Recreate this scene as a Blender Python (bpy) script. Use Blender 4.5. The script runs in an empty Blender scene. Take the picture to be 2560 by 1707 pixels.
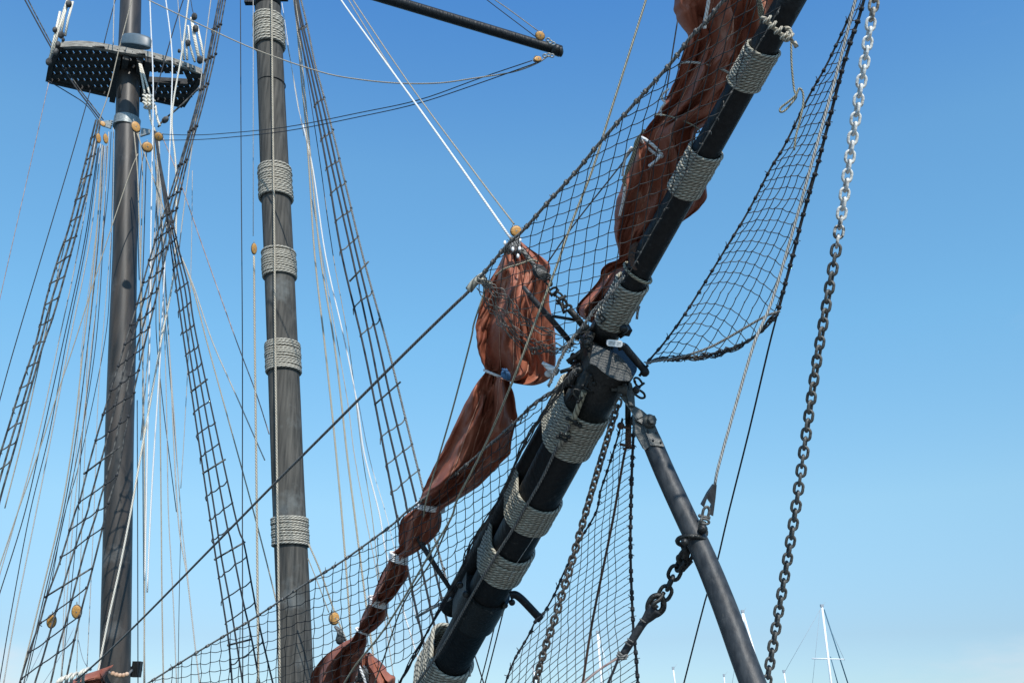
import bpy, math, random
import numpy as np
from mathutils import Vector, Matrix, noise as mnoise
random.seed(7); rng = np.random.RandomState(5)
scene = bpy.context.scene
COL = scene.collection
# ------------------------------------------------------------------ camera
PITCH = math.radians(22.0)
LENS = 35.0
F = 2560*LENS/36.0
CAM0 = np.array([0.0, 0.0, 1.7])
cam_d = bpy.data.cameras.new("Camera"); cam_d.lens = LENS; cam_d.sensor_width = 36
cam_d.clip_start = 0.05; cam_d.clip_end = 5000
cam = bpy.data.objects.new("Camera", cam_d); COL.objects.link(cam)
cam.location = CAM0; cam.rotation_euler = (math.radians(90)+PITCH, 0, 0)
scene.camera = cam
# ------------------------------------------------------------------ sun and sky
SUN = np.array([0.25, -0.90, 1.0]); SUN /= np.linalg.norm(SUN)
SUN_EL = math.asin(SUN[2]); SUN_AZ = math.atan2(SUN[0], SUN[1])
sd = bpy.data.lights.new("Sun", 'SUN'); sd.energy = 5.0; sd.angle = math.radians(0.5); sd.color = (1.0, 0.95, 0.87)
so = bpy.data.objects.new("Sun", sd); COL.objects.link(so)
so.rotation_euler = Vector(SUN).to_track_quat('Z', 'Y').to_euler(); so.location = (10, -20, 40)
w = bpy.data.worlds.new("World"); scene.world = w; w.use_nodes = True
nt = w.node_tree; nt.nodes.clear()
def N(t, **k):
    n = nt.nodes.new(t)
    for a, b in k.items(): setattr(n, a, b)
    return n
out = N('ShaderNodeOutputWorld'); bg = N('ShaderNodeBackground'); sky = N('ShaderNodeTexSky')
sky.sky_type = 'NISHITA'; sky.sun_disc = False; sky.sun_elevation = SUN_EL; sky.sun_rotation = SUN_AZ
sky.air_density = 1.0; sky.dust_density = 0.3; sky.ozone_density = 2.0; sky.altitude = 0
bg.inputs['Strength'].default_value = 0.125
tc = N('ShaderNodeTexCoord'); sx = N('ShaderNodeSeparateXYZ'); nt.links.new(tc.outputs['Generated'], sx.inputs[0])
hs = N('ShaderNodeHueSaturation'); hs.inputs['Saturation'].default_value = 1.08; hs.inputs['Value'].default_value = 1.0
ramp = N('ShaderNodeValToRGB'); tint = N('ShaderNodeMix', data_type='RGBA', blend_type='MULTIPLY'); tint.inputs['Factor'].default_value = 1.0
TINT = [(0.03, .62, .8, 1.03), (.093, .72, .83, .94), (.213, 1.10, 1.33, 1.25), (.375, 1.12, 1.69, 1.66), (.525, 1.13, 1.80, 1.88), (.656, .80, 1.56, 2.04)]
while len(ramp.color_ramp.elements) < len(TINT): ramp.color_ramp.elements.new(0.5)
for e_, t_ in zip(ramp.color_ramp.elements, TINT): e_.position = t_[0]; e_.color = (t_[1]/2.2, t_[2]/2.2, t_[3]/2.2, 1)
nt.links.new(sx.outputs['Z'], ramp.inputs[0]); nt.links.new(sky.outputs[0], tint.inputs['A']); nt.links.new(ramp.outputs[0], tint.inputs['B'])
hs.inputs['Value'].default_value = 2.2; hs.inputs['Saturation'].default_value = 1.0
nt.links.new(tint.outputs['Result'], hs.inputs['Color'])
# soft low cloud near the horizon
mp = N('ShaderNodeMapping'); mp.inputs['Scale'].default_value = (3.2, 3.2, 11.0); mp.inputs['Location'].default_value = (1.7, 0.4, 0.3)
nt.links.new(tc.outputs['Generated'], mp.inputs[0])
cn = N('ShaderNodeTexNoise'); cn.inputs['Scale'].default_value = 1.3; cn.inputs['Detail'].default_value = 6; cn.inputs['Roughness'].default_value = 0.55
nt.links.new(mp.outputs[0], cn.inputs['Vector'])
el = N('ShaderNodeMapRange'); el.inputs['From Min'].default_value = 0.02; el.inputs['From Max'].default_value = 0.10
el.inputs['To Min'].default_value = 0.36; el.inputs['To Max'].default_value = -0.25
nt.links.new(sx.outputs['Z'], el.inputs['Value'])
ad = N('ShaderNodeMath', operation='ADD'); nt.links.new(cn.outputs['Fac'], ad.inputs[0]); nt.links.new(el.outputs[0], ad.inputs[1])
cr = N('ShaderNodeMapRange'); cr.inputs['From Min'].default_value = 0.50; cr.inputs['From Max'].default_value = 0.80; cr.inputs['To Max'].default_value = 0.6
cr.interpolation_type = 'SMOOTHSTEP'
ab = N('ShaderNodeMath', operation='ABSOLUTE'); nt.links.new(sx.outputs['X'], ab.inputs[0])
sd_ = N('ShaderNodeMapRange'); sd_.inputs['From Min'].default_value = 0.22; sd_.inputs['From Max'].default_value = 0.46; sd_.inputs['To Min'].default_value = -0.2; sd_.inputs['To Max'].default_value = 0.12
nt.links.new(ab.outputs[0], sd_.inputs['Value']); ad2 = N('ShaderNodeMath', operation='ADD'); nt.links.new(ad.outputs[0], ad2.inputs[0]); nt.links.new(sd_.outputs[0], ad2.inputs[1])
nt.links.new(ad2.outputs[0], cr.inputs['Value'])
mx = N('ShaderNodeMix', data_type='RGBA'); mx.inputs['B'].default_value = (6.2, 6.4, 6.9, 1)
nt.links.new(cr.outputs[0], mx.inputs['Factor']); nt.links.new(hs.outputs[0], mx.inputs['A'])
nt.links.new(mx.outputs['Result'], bg.inputs['Color']); nt.links.new(bg.outputs[0], out.inputs['Surface'])
scene.view_settings.view_transform = 'Standard'; scene.view_settings.look = 'None'
scene.view_settings.exposure = 0.0; scene.view_settings.gamma = 1.0
scene.render.engine = 'CYCLES'
# ------------------------------------------------------------------ picture helpers: a pixel of the 2560x1707 photo plus a distance gives a world point
FW = np.array([0, math.cos(PITCH), math.sin(PITCH)]); UP = np.array([0, -math.sin(PITCH), math.cos(PITCH)]); RT = np.array([1.0, 0, 0])
def ray(x, y): return FW + RT*(x-1280)/F - UP*(y-853.5)/F
def P(x, y, c): return CAM0 + c*ray(x, y)
def PY(x, y, Y):
    r = ray(x, y); return CAM0 + r*(Y/r[1])
def PZ(x, y, z):
    r = ray(x, y); return CAM0 + r*((z-CAM0[2])/r[2])
def cdep(p): return float(np.dot(np.asarray(p)-CAM0, FW))
def px(p):
    d = np.asarray(p)-CAM0; c = np.dot(d, FW); return 1280+F*np.dot(d, RT)/c, 853.5-F*np.dot(d, UP)/c
# ------------------------------------------------------------------ materials
def mat(name, col, col2=None, rough=0.7, scale=(6, 6, 6), nscale=4.0, bump=0.2, bdist=0.01, detail=6, contrast=(0.35, 0.65),
        spec=0.5, metal=0.0, twist=None, spots=None, coord='Object', sheen=0, groove=0.22):
    m = bpy.data.materials.new(name); m.use_nodes = True; t = m.node_tree; b = t.nodes['Principled BSDF']
    def n(ty, **k):
        q = t.nodes.new(ty)
        for a, v in k.items(): setattr(q, a, v)
        return q
    L = t.links.new
    b.inputs['Roughness'].default_value = rough; b.inputs['Specular IOR Level'].default_value = spec; b.inputs['Metallic'].default_value = metal
    if sheen: b.inputs['Sheen Weight'].default_value = sheen
    c = n('ShaderNodeTexCoord'); mpp = n('ShaderNodeMapping'); mpp.inputs['Scale'].default_value = scale; L(c.outputs[coord], mpp.inputs[0])
    no = n('ShaderNodeTexNoise'); no.inputs['Scale'].default_value = nscale; no.inputs['Detail'].default_value = detail; L(mpp.outputs[0], no.inputs['Vector'])
    rp = n('ShaderNodeMapRange'); rp.inputs['From Min'].default_value = contrast[0]; rp.inputs['From Max'].default_value = contrast[1]; L(no.outputs['Fac'], rp.inputs['Value'])
    mi = n('ShaderNodeMix', data_type='RGBA'); mi.inputs['A'].default_value = (*col, 1); mi.inputs['B'].default_value = (*(col2 or [v*1.25 for v in col]), 1)
    L(rp.outputs[0], mi.inputs['Factor']); colo = mi.outputs['Result']; height = no.outputs['Fac']
    if spots:
        sc, lo, hi, scol = spots
        n2 = n('ShaderNodeTexNoise'); n2.inputs['Scale'].default_value = sc; n2.inputs['Detail'].default_value = 8; n2.inputs['Roughness'].default_value = 0.65; L(c.outputs[coord], n2.inputs['Vector'])
        r2 = n('ShaderNodeMapRange'); r2.inputs['From Min'].default_value = lo; r2.inputs['From Max'].default_value = hi; L(n2.outputs['Fac'], r2.inputs['Value'])
        m2 = n('ShaderNodeMix', data_type='RGBA'); m2.inputs['B'].default_value = (*scol, 1); L(r2.outputs[0], m2.inputs['Factor']); L(colo, m2.inputs['A']); colo = m2.outputs['Result']
    if twist:
        u = n('ShaderNodeUVMap'); sp = n('ShaderNodeSeparateXYZ'); L(u.outputs[0], sp.inputs[0])
        a1 = n('ShaderNodeMath', operation='MULTIPLY'); a1.inputs[1].default_value = 3.0; L(sp.outputs['X'], a1.inputs[0])
        a2 = n('ShaderNodeMath', operation='MULTIPLY_ADD'); a2.inputs[1].default_value = twist; L(sp.outputs['Y'], a2.inputs[0]); L(a1.outputs[0], a2.inputs[2])
        a3 = n('ShaderNodeMath', operation='PINGPONG'); a3.inputs[1].default_value = 0.5; L(a2.outputs[0], a3.inputs[0])
        a4 = n('ShaderNodeMapRange'); a4.inputs['From Min'].default_value = 0.0; a4.inputs['From Max'].default_value = 0.28; L(a3.outputs[0], a4.inputs['Value'])
        m3 = n('ShaderNodeMix', data_type='RGBA'); m3.inputs['A'].default_value = (*[v*groove for v in col], 1); L(a4.outputs[0], m3.inputs['Factor']); L(colo, m3.inputs['B']); colo = m3.outputs['Result']  # strand grooves coloured darker, for dirt and painted-in shade between strands
        ha = n('ShaderNodeMath', operation='MULTIPLY_ADD'); ha.inputs[1].default_value = 0.15; L(no.outputs['Fac'], ha.inputs[0]); L(a4.outputs[0], ha.inputs[2]); height = ha.outputs[0]
    L(colo, b.inputs['Base Color'])
    bu = n('ShaderNodeBump'); bu.inputs['Strength'].default_value = bump; bu.inputs['Distance'].default_value = bdist; L(height, bu.inputs['Height']); L(bu.outputs[0], b.inputs['Normal'])
    return m
M = {}
M['mast_fore'] = mat('grey weathered mast wood', (0.036, 0.036, 0.033), (0.11, 0.103, 0.09), 0.8, (14, 14, 0.9), 1.6, 0.6, 0.012, contrast=(0.3, 0.72), spec=0.25, spots=(1.3, 0.56, 0.74, (0.15, 0.16, 0.155)))
M['mast_main'] = mat('dark varnished mast', (0.022, 0.0225, 0.022), (0.060, 0.050, 0.042), 0.45, (7, 7, 0.8), 1.2, 0.45, 0.01, spec=0.35, spots=(1.3, 0.58, 0.74, (0.11, 0.11, 0.105)))
M['black'] = mat('black painted spar', (0.004, 0.005, 0.006), (0.010, 0.0115, 0.012), 0.5, (9, 9, 3), 3.5, 0.8, 0.012, spots=(16, 0.62, 0.74, (0.045, 0.047, 0.045)), spec=0.28)
M['strut'] = mat('grey painted strut', (0.015, 0.017, 0.020), (0.042, 0.045, 0.048), 0.5, (9, 9, 4), 2.6, 0.5, 0.008, spots=(9, 0.62, 0.74, (0.08, 0.08, 0.076)), spec=0.4)
M['fitting'] = mat('grey painted fitting', (0.032, 0.035, 0.032), (0.075, 0.078, 0.07), 0.5, (18, 18, 18), 2.5, 0.5, 0.01)
M['grease'] = mat('tarry grey cap face', (0.028, 0.031, 0.029), (0.060, 0.063, 0.057), 0.5, (14, 14, 14), 2.5, 0.8, 0.02, spots=(30, 0.66, 0.74, (0.16, 0.165, 0.155)))
M['iron'] = mat('black painted iron', (0.007, 0.008, 0.008), (0.022, 0.023, 0.021), 0.42, (20, 20, 20), 3, 0.6, 0.01, spec=0.35, spots=(25, 0.62, 0.72, (0.10, 0.10, 0.09)))
M['rusty'] = mat('rusty iron', (0.03, 0.02, 0.016), (0.12, 0.055, 0.03), 0.7, (25, 25, 25), 3, 0.6, 0.01)
M['steel'] = mat('dull galvanised steel', (0.16, 0.18, 0.18), (0.30, 0.32, 0.31), 0.42, (12, 12, 12), 3, 0.2, metal=0.3)
M['chain_dark'] = mat('dark grey chain', (0.05, 0.052, 0.048), (0.11, 0.108, 0.098), 0.5, (30, 30, 30), 2, 0.5, 0.01, spots=(14, 0.64, 0.72, (0.3, 0.3, 0.28)))
M['chain_rust'] = mat('brownish chain', (0.028, 0.026, 0.023), (0.085, 0.066, 0.05), 0.55, (30, 30, 30), 2, 0.5, 0.01)
M['chain_white'] = mat('white painted chain', (0.60, 0.60, 0.56), (0.78, 0.77, 0.72), 0.5, (25, 25, 25), 2, 0.5, 0.01, spots=(24, 0.57, 0.68, (0.22, 0.16, 0.11)))
M['chain_mix'] = mat('chipped white chain', (0.55, 0.55, 0.51), (0.7, 0.69, 0.65), 0.5, (25, 25, 25), 2, 0.5, 0.01, spots=(26, 0.46, 0.54, (0.07, 0.06, 0.05)))
M['chain_old'] = mat('weathered pale chain', (0.30, 0.27, 0.22), (0.5, 0.47, 0.41), 0.6, (25, 25, 25), 2, 0.5, 0.01, spots=(28, 0.5, 0.6, (0.10, 0.075, 0.055)))
M['canvas'] = mat('red brown sailcloth', (0.19, 0.052, 0.030), (0.40, 0.145, 0.085), 0.62, (1, 1, 1), 3.5, 0.35, 0.02, detail=8, contrast=(0.25, 0.8), spots=(5.0, 0.57, 0.75, (0.44, 0.24, 0.17)), spec=0.35)
M['seam'] = mat('stitched sail seam', (0.30, 0.13, 0.085), (0.48, 0.26, 0.18), 0.8)
R = lambda n, c, c2, tw=2.2, ro=0.85, groove=.25: mat(n, c, c2, ro, (8, 8, 8), 6, 0.9, 0.006, twist=tw, groove=groove)
M['tan'] = R('tan rope', (0.38, 0.33, 0.25), (0.56, 0.50, 0.39), groove=.4)
M['band'] = R('grey rope wrapping', (0.36, 0.33, 0.27), (0.54, 0.51, 0.43))
M['band2'] = R('grey green rope wrapping', (0.29, 0.28, 0.225), (0.48, 0.46, 0.38))
M['greyrope'] = R('grey tarred rope', (0.11, 0.113, 0.11), (0.27, 0.26, 0.24), groove=.3)
M['olive'] = R('grey olive rope', (0.29, 0.27, 0.19), (0.46, 0.43, 0.32), groove=.3)
M['white'] = R('white rope', (0.76, 0.76, 0.74), (0.86, 0.86, 0.84), groove=.72)
M['pale'] = R('pale rope', (0.44, 0.42, 0.38), (0.62, 0.60, 0.55), groove=.5)
M['cream'] = R('cream rope', (0.66, 0.61, 0.50), (0.78, 0.74, 0.64), groove=.65)
M['dark'] = mat('dark tarred rope', (0.010, 0.012, 0.016), (0.03, 0.032, 0.036), 0.8, (9, 9, 9), 5, 0.6, 0.006)
M['shroud'] = mat('tarred shroud', (0.014, 0.016, 0.018), (0.11, 0.107, 0.098), 0.8, (4, 4, 3), 3, 0.6, 0.008, contrast=(0.42, 0.62))
M['shroud_dark'] = mat('black shroud', (0.006, 0.007, 0.011), (0.022, 0.025, 0.03), 0.7, (4, 4, 3), 3, 0.6, 0.008)
M['pink'] = mat('pinkish worn rope', (0.20, 0.13, 0.12), (0.42, 0.34, 0.31), 0.85, (4, 4, 3), 4, 0.5, 0.006)
M['net'] = mat('dark netting twine', (0.012, 0.014, 0.018), (0.060, 0.058, 0.053), 0.75, (3, 3, 3), 2.5, 0.4, 0.004, contrast=(0.42, 0.66))
M['net_old'] = mat('worn netting twine', (0.05, 0.048, 0.044), (0.19, 0.175, 0.155), 0.8, (4, 4, 4), 2.5, 0.4, 0.004)
M['plank'] = mat('weathered grey planking', (0.17, 0.155, 0.13), (0.34, 0.32, 0.28), 0.8, (3, 14, 14), 2, 0.5, 0.01)
M['grating'] = mat('dark grating wood', (0.02, 0.02, 0.02), (0.05, 0.047, 0.042), 0.8, (6, 6, 6), 3, 0.5, 0.01)
M['block'] = mat('varnished block wood', (0.40, 0.18, 0.04), (0.68, 0.37, 0.11), 0.5, (20, 20, 60), 2, 0.3, 0.004)
M['housing'] = mat('blue grey plastic', (0.065, 0.095, 0.115), (0.08, 0.115, 0.14), 0.45, (5, 5, 5), 3, 0.05)
M['lampwhite'] = mat('white lamp plastic', (0.75, 0.75, 0.73), (0.82, 0.82, 0.80), 0.35, (20, 20, 20), 3, 0.05)
M['lampgrey'] = mat('grey lamp ribs', (0.22, 0.25, 0.24), (0.35, 0.38, 0.37), 0.5)
M['alu'] = mat('white yacht mast paint', (0.74, 0.75, 0.76), (0.82, 0.82, 0.82), 0.35, (1, 1, 1), 2, 0.02)
M['blueline'] = mat('blue green stay cover', (0.03, 0.10, 0.15), (0.05, 0.14, 0.20), 0.6)
M['wire'] = mat('thin grey wire', (0.25, 0.29, 0.33), (0.3, 0.34, 0.38), 0.5)
M['bead'] = mat('wooden beads', (0.36, 0.20, 0.11), (0.55, 0.38, 0.26), 0.55, (3, 3, 3), 3)
M['blue'] = mat('blue line', (0.02, 0.07, 0.16), (0.04, 0.13, 0.25), 0.6)
M['quay'] = mat('pale stone quay', (0.13, 0.125, 0.115), (0.19, 0.18, 0.165), 0.9, (1, 1, 1), 2, 0.3)
M['water'] = mat('harbour water', (0.02, 0.055, 0.075), (0.03, 0.075, 0.09), 0.12, (0.6, 0.6, 0.6), 2.5, 0.5, 0.1)
# ------------------------------------------------------------------ mesh builder
def crom(pts, sub):
    p = [np.asarray(q, float) for q in pts]
    if len(p) < 3 or sub <= 1: return np.array(p)
    o = []
    for i in range(len(p)-1):
        a = p[i-1] if i else 2*p[0]-p[1]; b = p[i]; c = p[i+1]; d = p[i+2] if i+2 < len(p) else 2*p[-1]-p[-2]
        for k in range(sub):
            t = k/sub; o.append(0.5*((2*b)+(c-a)*t+(2*a-5*b+4*c-d)*t*t+(3*b-a-3*c+d)*t**3))
    o.append(p[-1]); return np.array(o)
class MB:
    def __init__(s): s.v = []; s.f = []; s.uv = []; s.sm = []; s.n = 0
    def add(s, verts, faces, uvs=None, smooth=True):
        verts = np.asarray(verts, float)
        s.v.append(verts)
        for k, f in enumerate(faces):
            s.f.append([i+s.n for i in f]); s.sm.append(smooth)
            s.uv.extend(uvs[k] if uvs is not None else [(0, 0)]*len(f))
        s.n += len(verts); return s
    def tube(s, pts, r, sides=8, closed=False, cap=True, sub=1, smooth=True, flat=None):
        pts = crom(pts, sub); n = len(pts)
        r = np.full(n, r, float) if np.isscalar(r) else np.interp(np.linspace(0, 1, n), np.linspace(0, 1, len(r)), r)
        if closed: tan = np.roll(pts, -1, 0)-np.roll(pts, 1, 0)
        else: tan = np.gradient(pts, axis=0)
        ln = np.linalg.norm(tan, axis=1); ln[ln < 1e-9] = 1e-9; tan /= ln[:, None]
        a = np.array([0, 0, 1.0]) if abs(tan[0][2]) < 0.9 else np.array([1.0, 0, 0])
        u = np.cross(tan[0], a); u /= np.linalg.norm(u); us = [u]
        for i in range(1, n):
            u = us[-1]-tan[i]*np.dot(us[-1], tan[i]); l = np.linalg.norm(u); u = u/l if l > 1e-9 else us[-1]; us.append(u)
        us = np.array(us); ws = np.cross(tan, us)
        if flat is not None: ws = ws*flat
        th = np.linspace(0, 2*math.pi, sides, endpoint=False)
        V = pts[:, None, :]+r[:, None, None]*(np.cos(th)[None, :, None]*us[:, None, :]+np.sin(th)[None, :, None]*ws[:, None, :])
        V = V.reshape(-1, 3)
        seg = np.linalg.norm(np.diff(pts, axis=0), axis=1); arc = np.concatenate([[0], np.cumsum(seg)]); rm = max(float(np.mean(r)), 1e-5); vv = arc/(2*math.pi*rm)
        F_, U_ = [], []
        m = n if closed else n-1
        for i in range(m):
            i2 = (i+1) % n; va = vv[i]; vb = vv[i2] if i2 else vv[i]+np.linalg.norm(pts[0]-pts[-1])/(2*math.pi*rm)
            for j in range(sides):
                j2 = (j+1) % sides
                F_.append((i*sides+j, i*sides+j2, i2*sides+j2, i2*sides+j)); U_.append([(j/sides, va), ((j+1)/sides, va), ((j+1)/sides, vb), (j/sides, vb)])
        if cap and not closed:
            F_.append(tuple(range(sides-1, -1, -1))); U_.append([(0, 0)]*sides)
            F_.append(tuple((n-1)*sides+j for j in range(sides))); U_.append([(0, 0)]*sides)
        return s.add(V, F_, U_, smooth)
    def box(s, c, ax, h, bev=0.0):
        c = np.asarray(c, float); ax = [np.asarray(a, float)/np.linalg.norm(a) for a in ax]
        V = []
        for i in (-1, 1):
            for j in (-1, 1):
                for k in (-1, 1): V.append(c+ax[0]*h[0]*i+ax[1]*h[1]*j+ax[2]*h[2]*k)
        return s.add(V, [(0, 1, 3, 2), (4, 6, 7, 5), (0, 4, 5, 1), (2, 3, 7, 6), (0, 2, 6, 4), (1, 5, 7, 3)], None, False)
    def prism(s, pts, th):
        pts = np.asarray(pts, float); n = len(pts); V = np.concatenate([pts, pts+np.asarray(th)])
        Fc = [tuple(range(n)), tuple(range(2*n-1, n-1, -1))]+[(i, i+n, (i+1) % n+n, (i+1) % n) for i in range(n)]
        return s.add(V, Fc, None, False)
    def ball(s, c, r, ax=None, n=8, m=6):
        c = np.asarray(c, float); r = (r, r, r) if np.isscalar(r) else r
        ax = ax if ax is not None else np.eye(3)
        ax = [np.asarray(a)/np.linalg.norm(a) for a in ax]
        V = [c+ax[2]*r[2]]
        for i in range(1, m):
            t = math.pi*i/m
            for j in range(n):
                a = 2*math.pi*j/n; V.append(c+ax[0]*r[0]*math.sin(t)*math.cos(a)+ax[1]*r[1]*math.sin(t)*math.sin(a)+ax[2]*r[2]*math.cos(t))
        V.append(c-ax[2]*r[2]); Fc = [(0, 1+j, 1+(j+1) % n) for j in range(n)]
        for i in range(m-2):
            for j in range(n): Fc.append((1+i*n+j, 1+(i+1)*n+j, 1+(i+1)*n+(j+1) % n, 1+i*n+(j+1) % n))
        e = len(V)-1; Fc += [(e, 1+(m-2)*n+(j+1) % n, 1+(m-2)*n+j) for j in range(n)]
        return s.add(V, Fc)
    def lathe(s, a, b, prof, sides=24, cap=True):
        a = np.asarray(a, float); b = np.asarray(b, float)
        pts = [a+(b-a)*t for t, _ in prof]; d = (b-a)/np.linalg.norm(b-a)
        q = np.array([0, 0, 1.0]) if abs(d[2]) < .9 else np.array([1.0, 0, 0]); u = np.cross(d, q); u /= np.linalg.norm(u); w_ = np.cross(d, u)
        V = []
        for (t, r), p in zip(prof, pts):
            for j in range(sides):
                an = 2*math.pi*j/sides; V.append(p+r*(math.cos(an)*u+math.sin(an)*w_))
        Fc = []
        for i in range(len(prof)-1):
            for j in range(sides): Fc.append((i*sides+j, i*sides+(j+1) % sides, (i+1)*sides+(j+1) % sides, (i+1)*sides+j))
        s.add(V, Fc)
        if cap:
            s.add(V[:sides], [tuple(range(sides-1, -1, -1))], None, False); s.add(V[-sides:], [tuple(range(sides))], None, False)
        return s
    def build(s, name, m, parent=None, org=None, label=None):
        V = np.concatenate(s.v) if s.v else np.zeros((0, 3))
        if parent is not None: o0 = np.array(parent['_o'])
        else: o0 = np.asarray(org if org is not None else V[0], float)
        me = bpy.data.meshes.new(name); me.from_pydata((V-o0).tolist(), [], s.f)
        me.polygons.foreach_set('use_smooth', s.sm)
        uvl = me.uv_layers.new(name='UVMap'); uvl.data.foreach_set('uv', np.asarray(s.uv, np.float32).ravel())
        me.materials.append(M[m] if isinstance(m, str) else m); me.update()
        ob = bpy.data.objects.new(name, me); COL.objects.link(ob)
        if parent is not None: ob.parent = parent
        else: ob.location = o0
        ob['_o'] = o0.tolist()
        if label: ob['label'] = label
        return ob
def tag(o, label, cat, group=None, kind=None):
    if label: o['label'] = label
    if cat: o['category'] = cat
    if group: o['group'] = group
    if kind: o['kind'] = kind
    return o
def thing(name, label, cat, org, group=None):
    o = bpy.data.objects.new(name, None); o.empty_display_size = 0.2; COL.objects.link(o); o.location = np.asarray(org, float); o['_o'] = [float(v) for v in org]
    return tag(o, label, cat, group)
def unit(v): v = np.asarray(v, float); return v/np.linalg.norm(v)
# ------------------------------------------------------------------ setting: quay and water (below the frame)
g = MB(); g.add([(-60, -60, 0), (60, -60, 0), (60, 9.0, 0), (-60, 9.0, 0), (-60, 9.0, -1.6), (60, 9.0, -1.6)], [(0, 1, 2, 3), (3, 2, 5, 4)], None, False)
q = g.build('quay', 'quay', org=(0, 0, 0)); q['kind'] = 'structure'
g = MB(); g.add([(-3000, -3000, -1.2), (3000, -3000, -1.2), (3000, 3000, -1.2), (-3000, 3000, -1.2)], [(0, 1, 2, 3)], None, False)
q = g.build('water', 'water', org=(0, 0, -1.2)); q['kind'] = 'structure'
# ------------------------------------------------------------------ ropes
def ropepts(pts, Y=None, c=None):
    o = []
    for i, p in enumerate(pts):
        if len(p) == 3: o.append(P(*p))
        elif Y is not None: o.append(PY(p[0], p[1], Y))
        elif isinstance(c, tuple): t = i/(len(pts)-1); o.append(P(p[0], p[1], 1/((1-t)/c[0]+t/c[1])))
        else: o.append(P(p[0], p[1], c))
    return o
def rope(label, pts, wpx, m, Y=None, c=None, group=None, cat='rope', name='rope', sub=6, sides=6):
    q = ropepts(pts, Y, c); cm = np.mean([cdep(a) for a in q]); r = wpx/2*cm/F
    b = MB(); b.tube(q, r, sides, sub=sub if len(q) > 2 else 1)
    return tag(b.build(name, m), label, cat, group)
# ================================================================== foremast
YF = 14.0
FA = [(665, -110, 60), (671.5, 60, 63), (685.5, 400, 70), (696, 620, 73), (703.5, 800, 75), (712, 1000, 78), (719.5, 1200, 80), (731, 1450, 83), (740, 1700, 87), (744, 1800, 88)]
fx = lambda y: np.interp(y, [a[1] for a in FA], [a[0] for a in FA]); fw = lambda y: np.interp(y, [a[1] for a in FA], [a[2] for a in FA])
def mastpole(A, Y, y0, y1, n=40, sides=40):
    pts, rs = [], []
    for y in np.linspace(y0, y1, n):
        x = np.interp(y, [a[1] for a in A], [a[0] for a in A]); wd = np.interp(y, [a[1] for a in A], [a[2] for a in A])
        p = PY(x, y, Y); pts.append(p); rs.append(wd/2*cdep(p)/F)
    return pts, rs
def extend_down(pts, rs, z):
    d = pts[-1]-pts[-2]; k = (z-pts[-1][2])/d[2]; pts.append(pts[-1]+d*k); rs.append(rs[-1]); return pts, rs
pp, rr = mastpole(FA, YF, -30, 1800); pp, rr = extend_down(pp, rr, -1.0)
fore = thing('mast', 'weathered grey wooden mast with five rope bands, right of the one carrying the platform', 'mast', pp[-1])
b = MB(); b.tube(pp, rr, 40); b.build('pole', 'mast_fore', fore)
def ringband(parent, A, Y, yt, yb, m, turns, label=None):
    # a rope wound turn on turn about the pole
    b = MB(); n = turns
    for k in range(n):
        y = yt+(yb-yt)*(k+0.5)/n
        x = np.interp(y, [a[1] for a in A], [a[0] for a in A]); wd = np.interp(y, [a[1] for a in A], [a[2] for a in A])
        p = PY(x, y, Y); r = wd/2*cdep(p)/F; rp = abs(PY(x, yt, Y)[2]-PY(x, yb, Y)[2])/n/2*1.04
        R_ = r+rp*(0.75+0.5*rng.rand()); th = np.linspace(0, 2*math.pi, 56, endpoint=False); ph = rng.rand()*6
        ring = [p+np.array([R_*math.cos(t), R_*math.sin(t), 0.28*rp*math.sin(t+ph)+0.03*R_*math.cos(t)]) for t in th]
        b.tube(ring, rp, 8, closed=True)
    return b.build('rope_band', m, parent, label=label)
for yt, yb, n in ((38, 112, 12), (413, 492, 13), (624, 688, 11), (852, 925, 12), (1288, 1358, 11)):
    ringband(fore, FA, YF, yt+8, yb+8, 'band', n)
# iron hoop and dark masthead
b = MB()
pm, rm_ = mastpole(FA, YF, -120, 22, 6); b.tube(pm, [r*1.03 for r in rm_], 40)
pa = PY(665, 0, YF); b.box(pa+np.array([0.22, 0, 0.02]), np.eye(3), (0.16, 0.05, 0.02)); b.box(pa+np.array([-0.24, 0.1, 0.02]), np.eye(3), (0.16, 0.05, 0.02))
b.build('masthead', 'black', fore)
b = MB()
p = PY(679, 212, YF); r = 67/2*cdep(p)/F
b.tube([p+np.array([(r+.002)*math.cos(t), (r+.002)*math.sin(t), 0]) for t in np.linspace(0, 2*math.pi, 48, endpoint=False)], 0.008, 6, closed=True)
b.build('hoop', 'iron', fore)
# ================================================================== main mast with platform
YM = 18.0
MA = [(328, -60, 49), (327, 0, 50), (321, 200, 54), (318, 300, 56), (316, 427, 57), (312, 640, 58), (306, 854, 65), (299, 1070, 68), (295.5, 1280, 69), (291, 1500, 72), (288, 1640, 74), (285, 1760, 75)]
pp, rr = mastpole(MA, YM, -60, 1760); pp, rr = extend_down(pp, rr, -1.0)
main = thing('mast', 'dark round mast at left carrying a slatted lookout platform', 'mast', pp[-1])
b = MB(); b.tube(pp, rr, 40); b.build('pole', 'mast_main', main)
# topmast heel beside the pole above the platform
b = MB(); b.tube([PY(312, -60, YM-0.1), PY(313, 0, YM-.1), PY(309, 150, YM-.1), PY(305, 250, YM-.15)], 0.085, 14); b.build('topmast_heel', 'mast_main', main)
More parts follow.
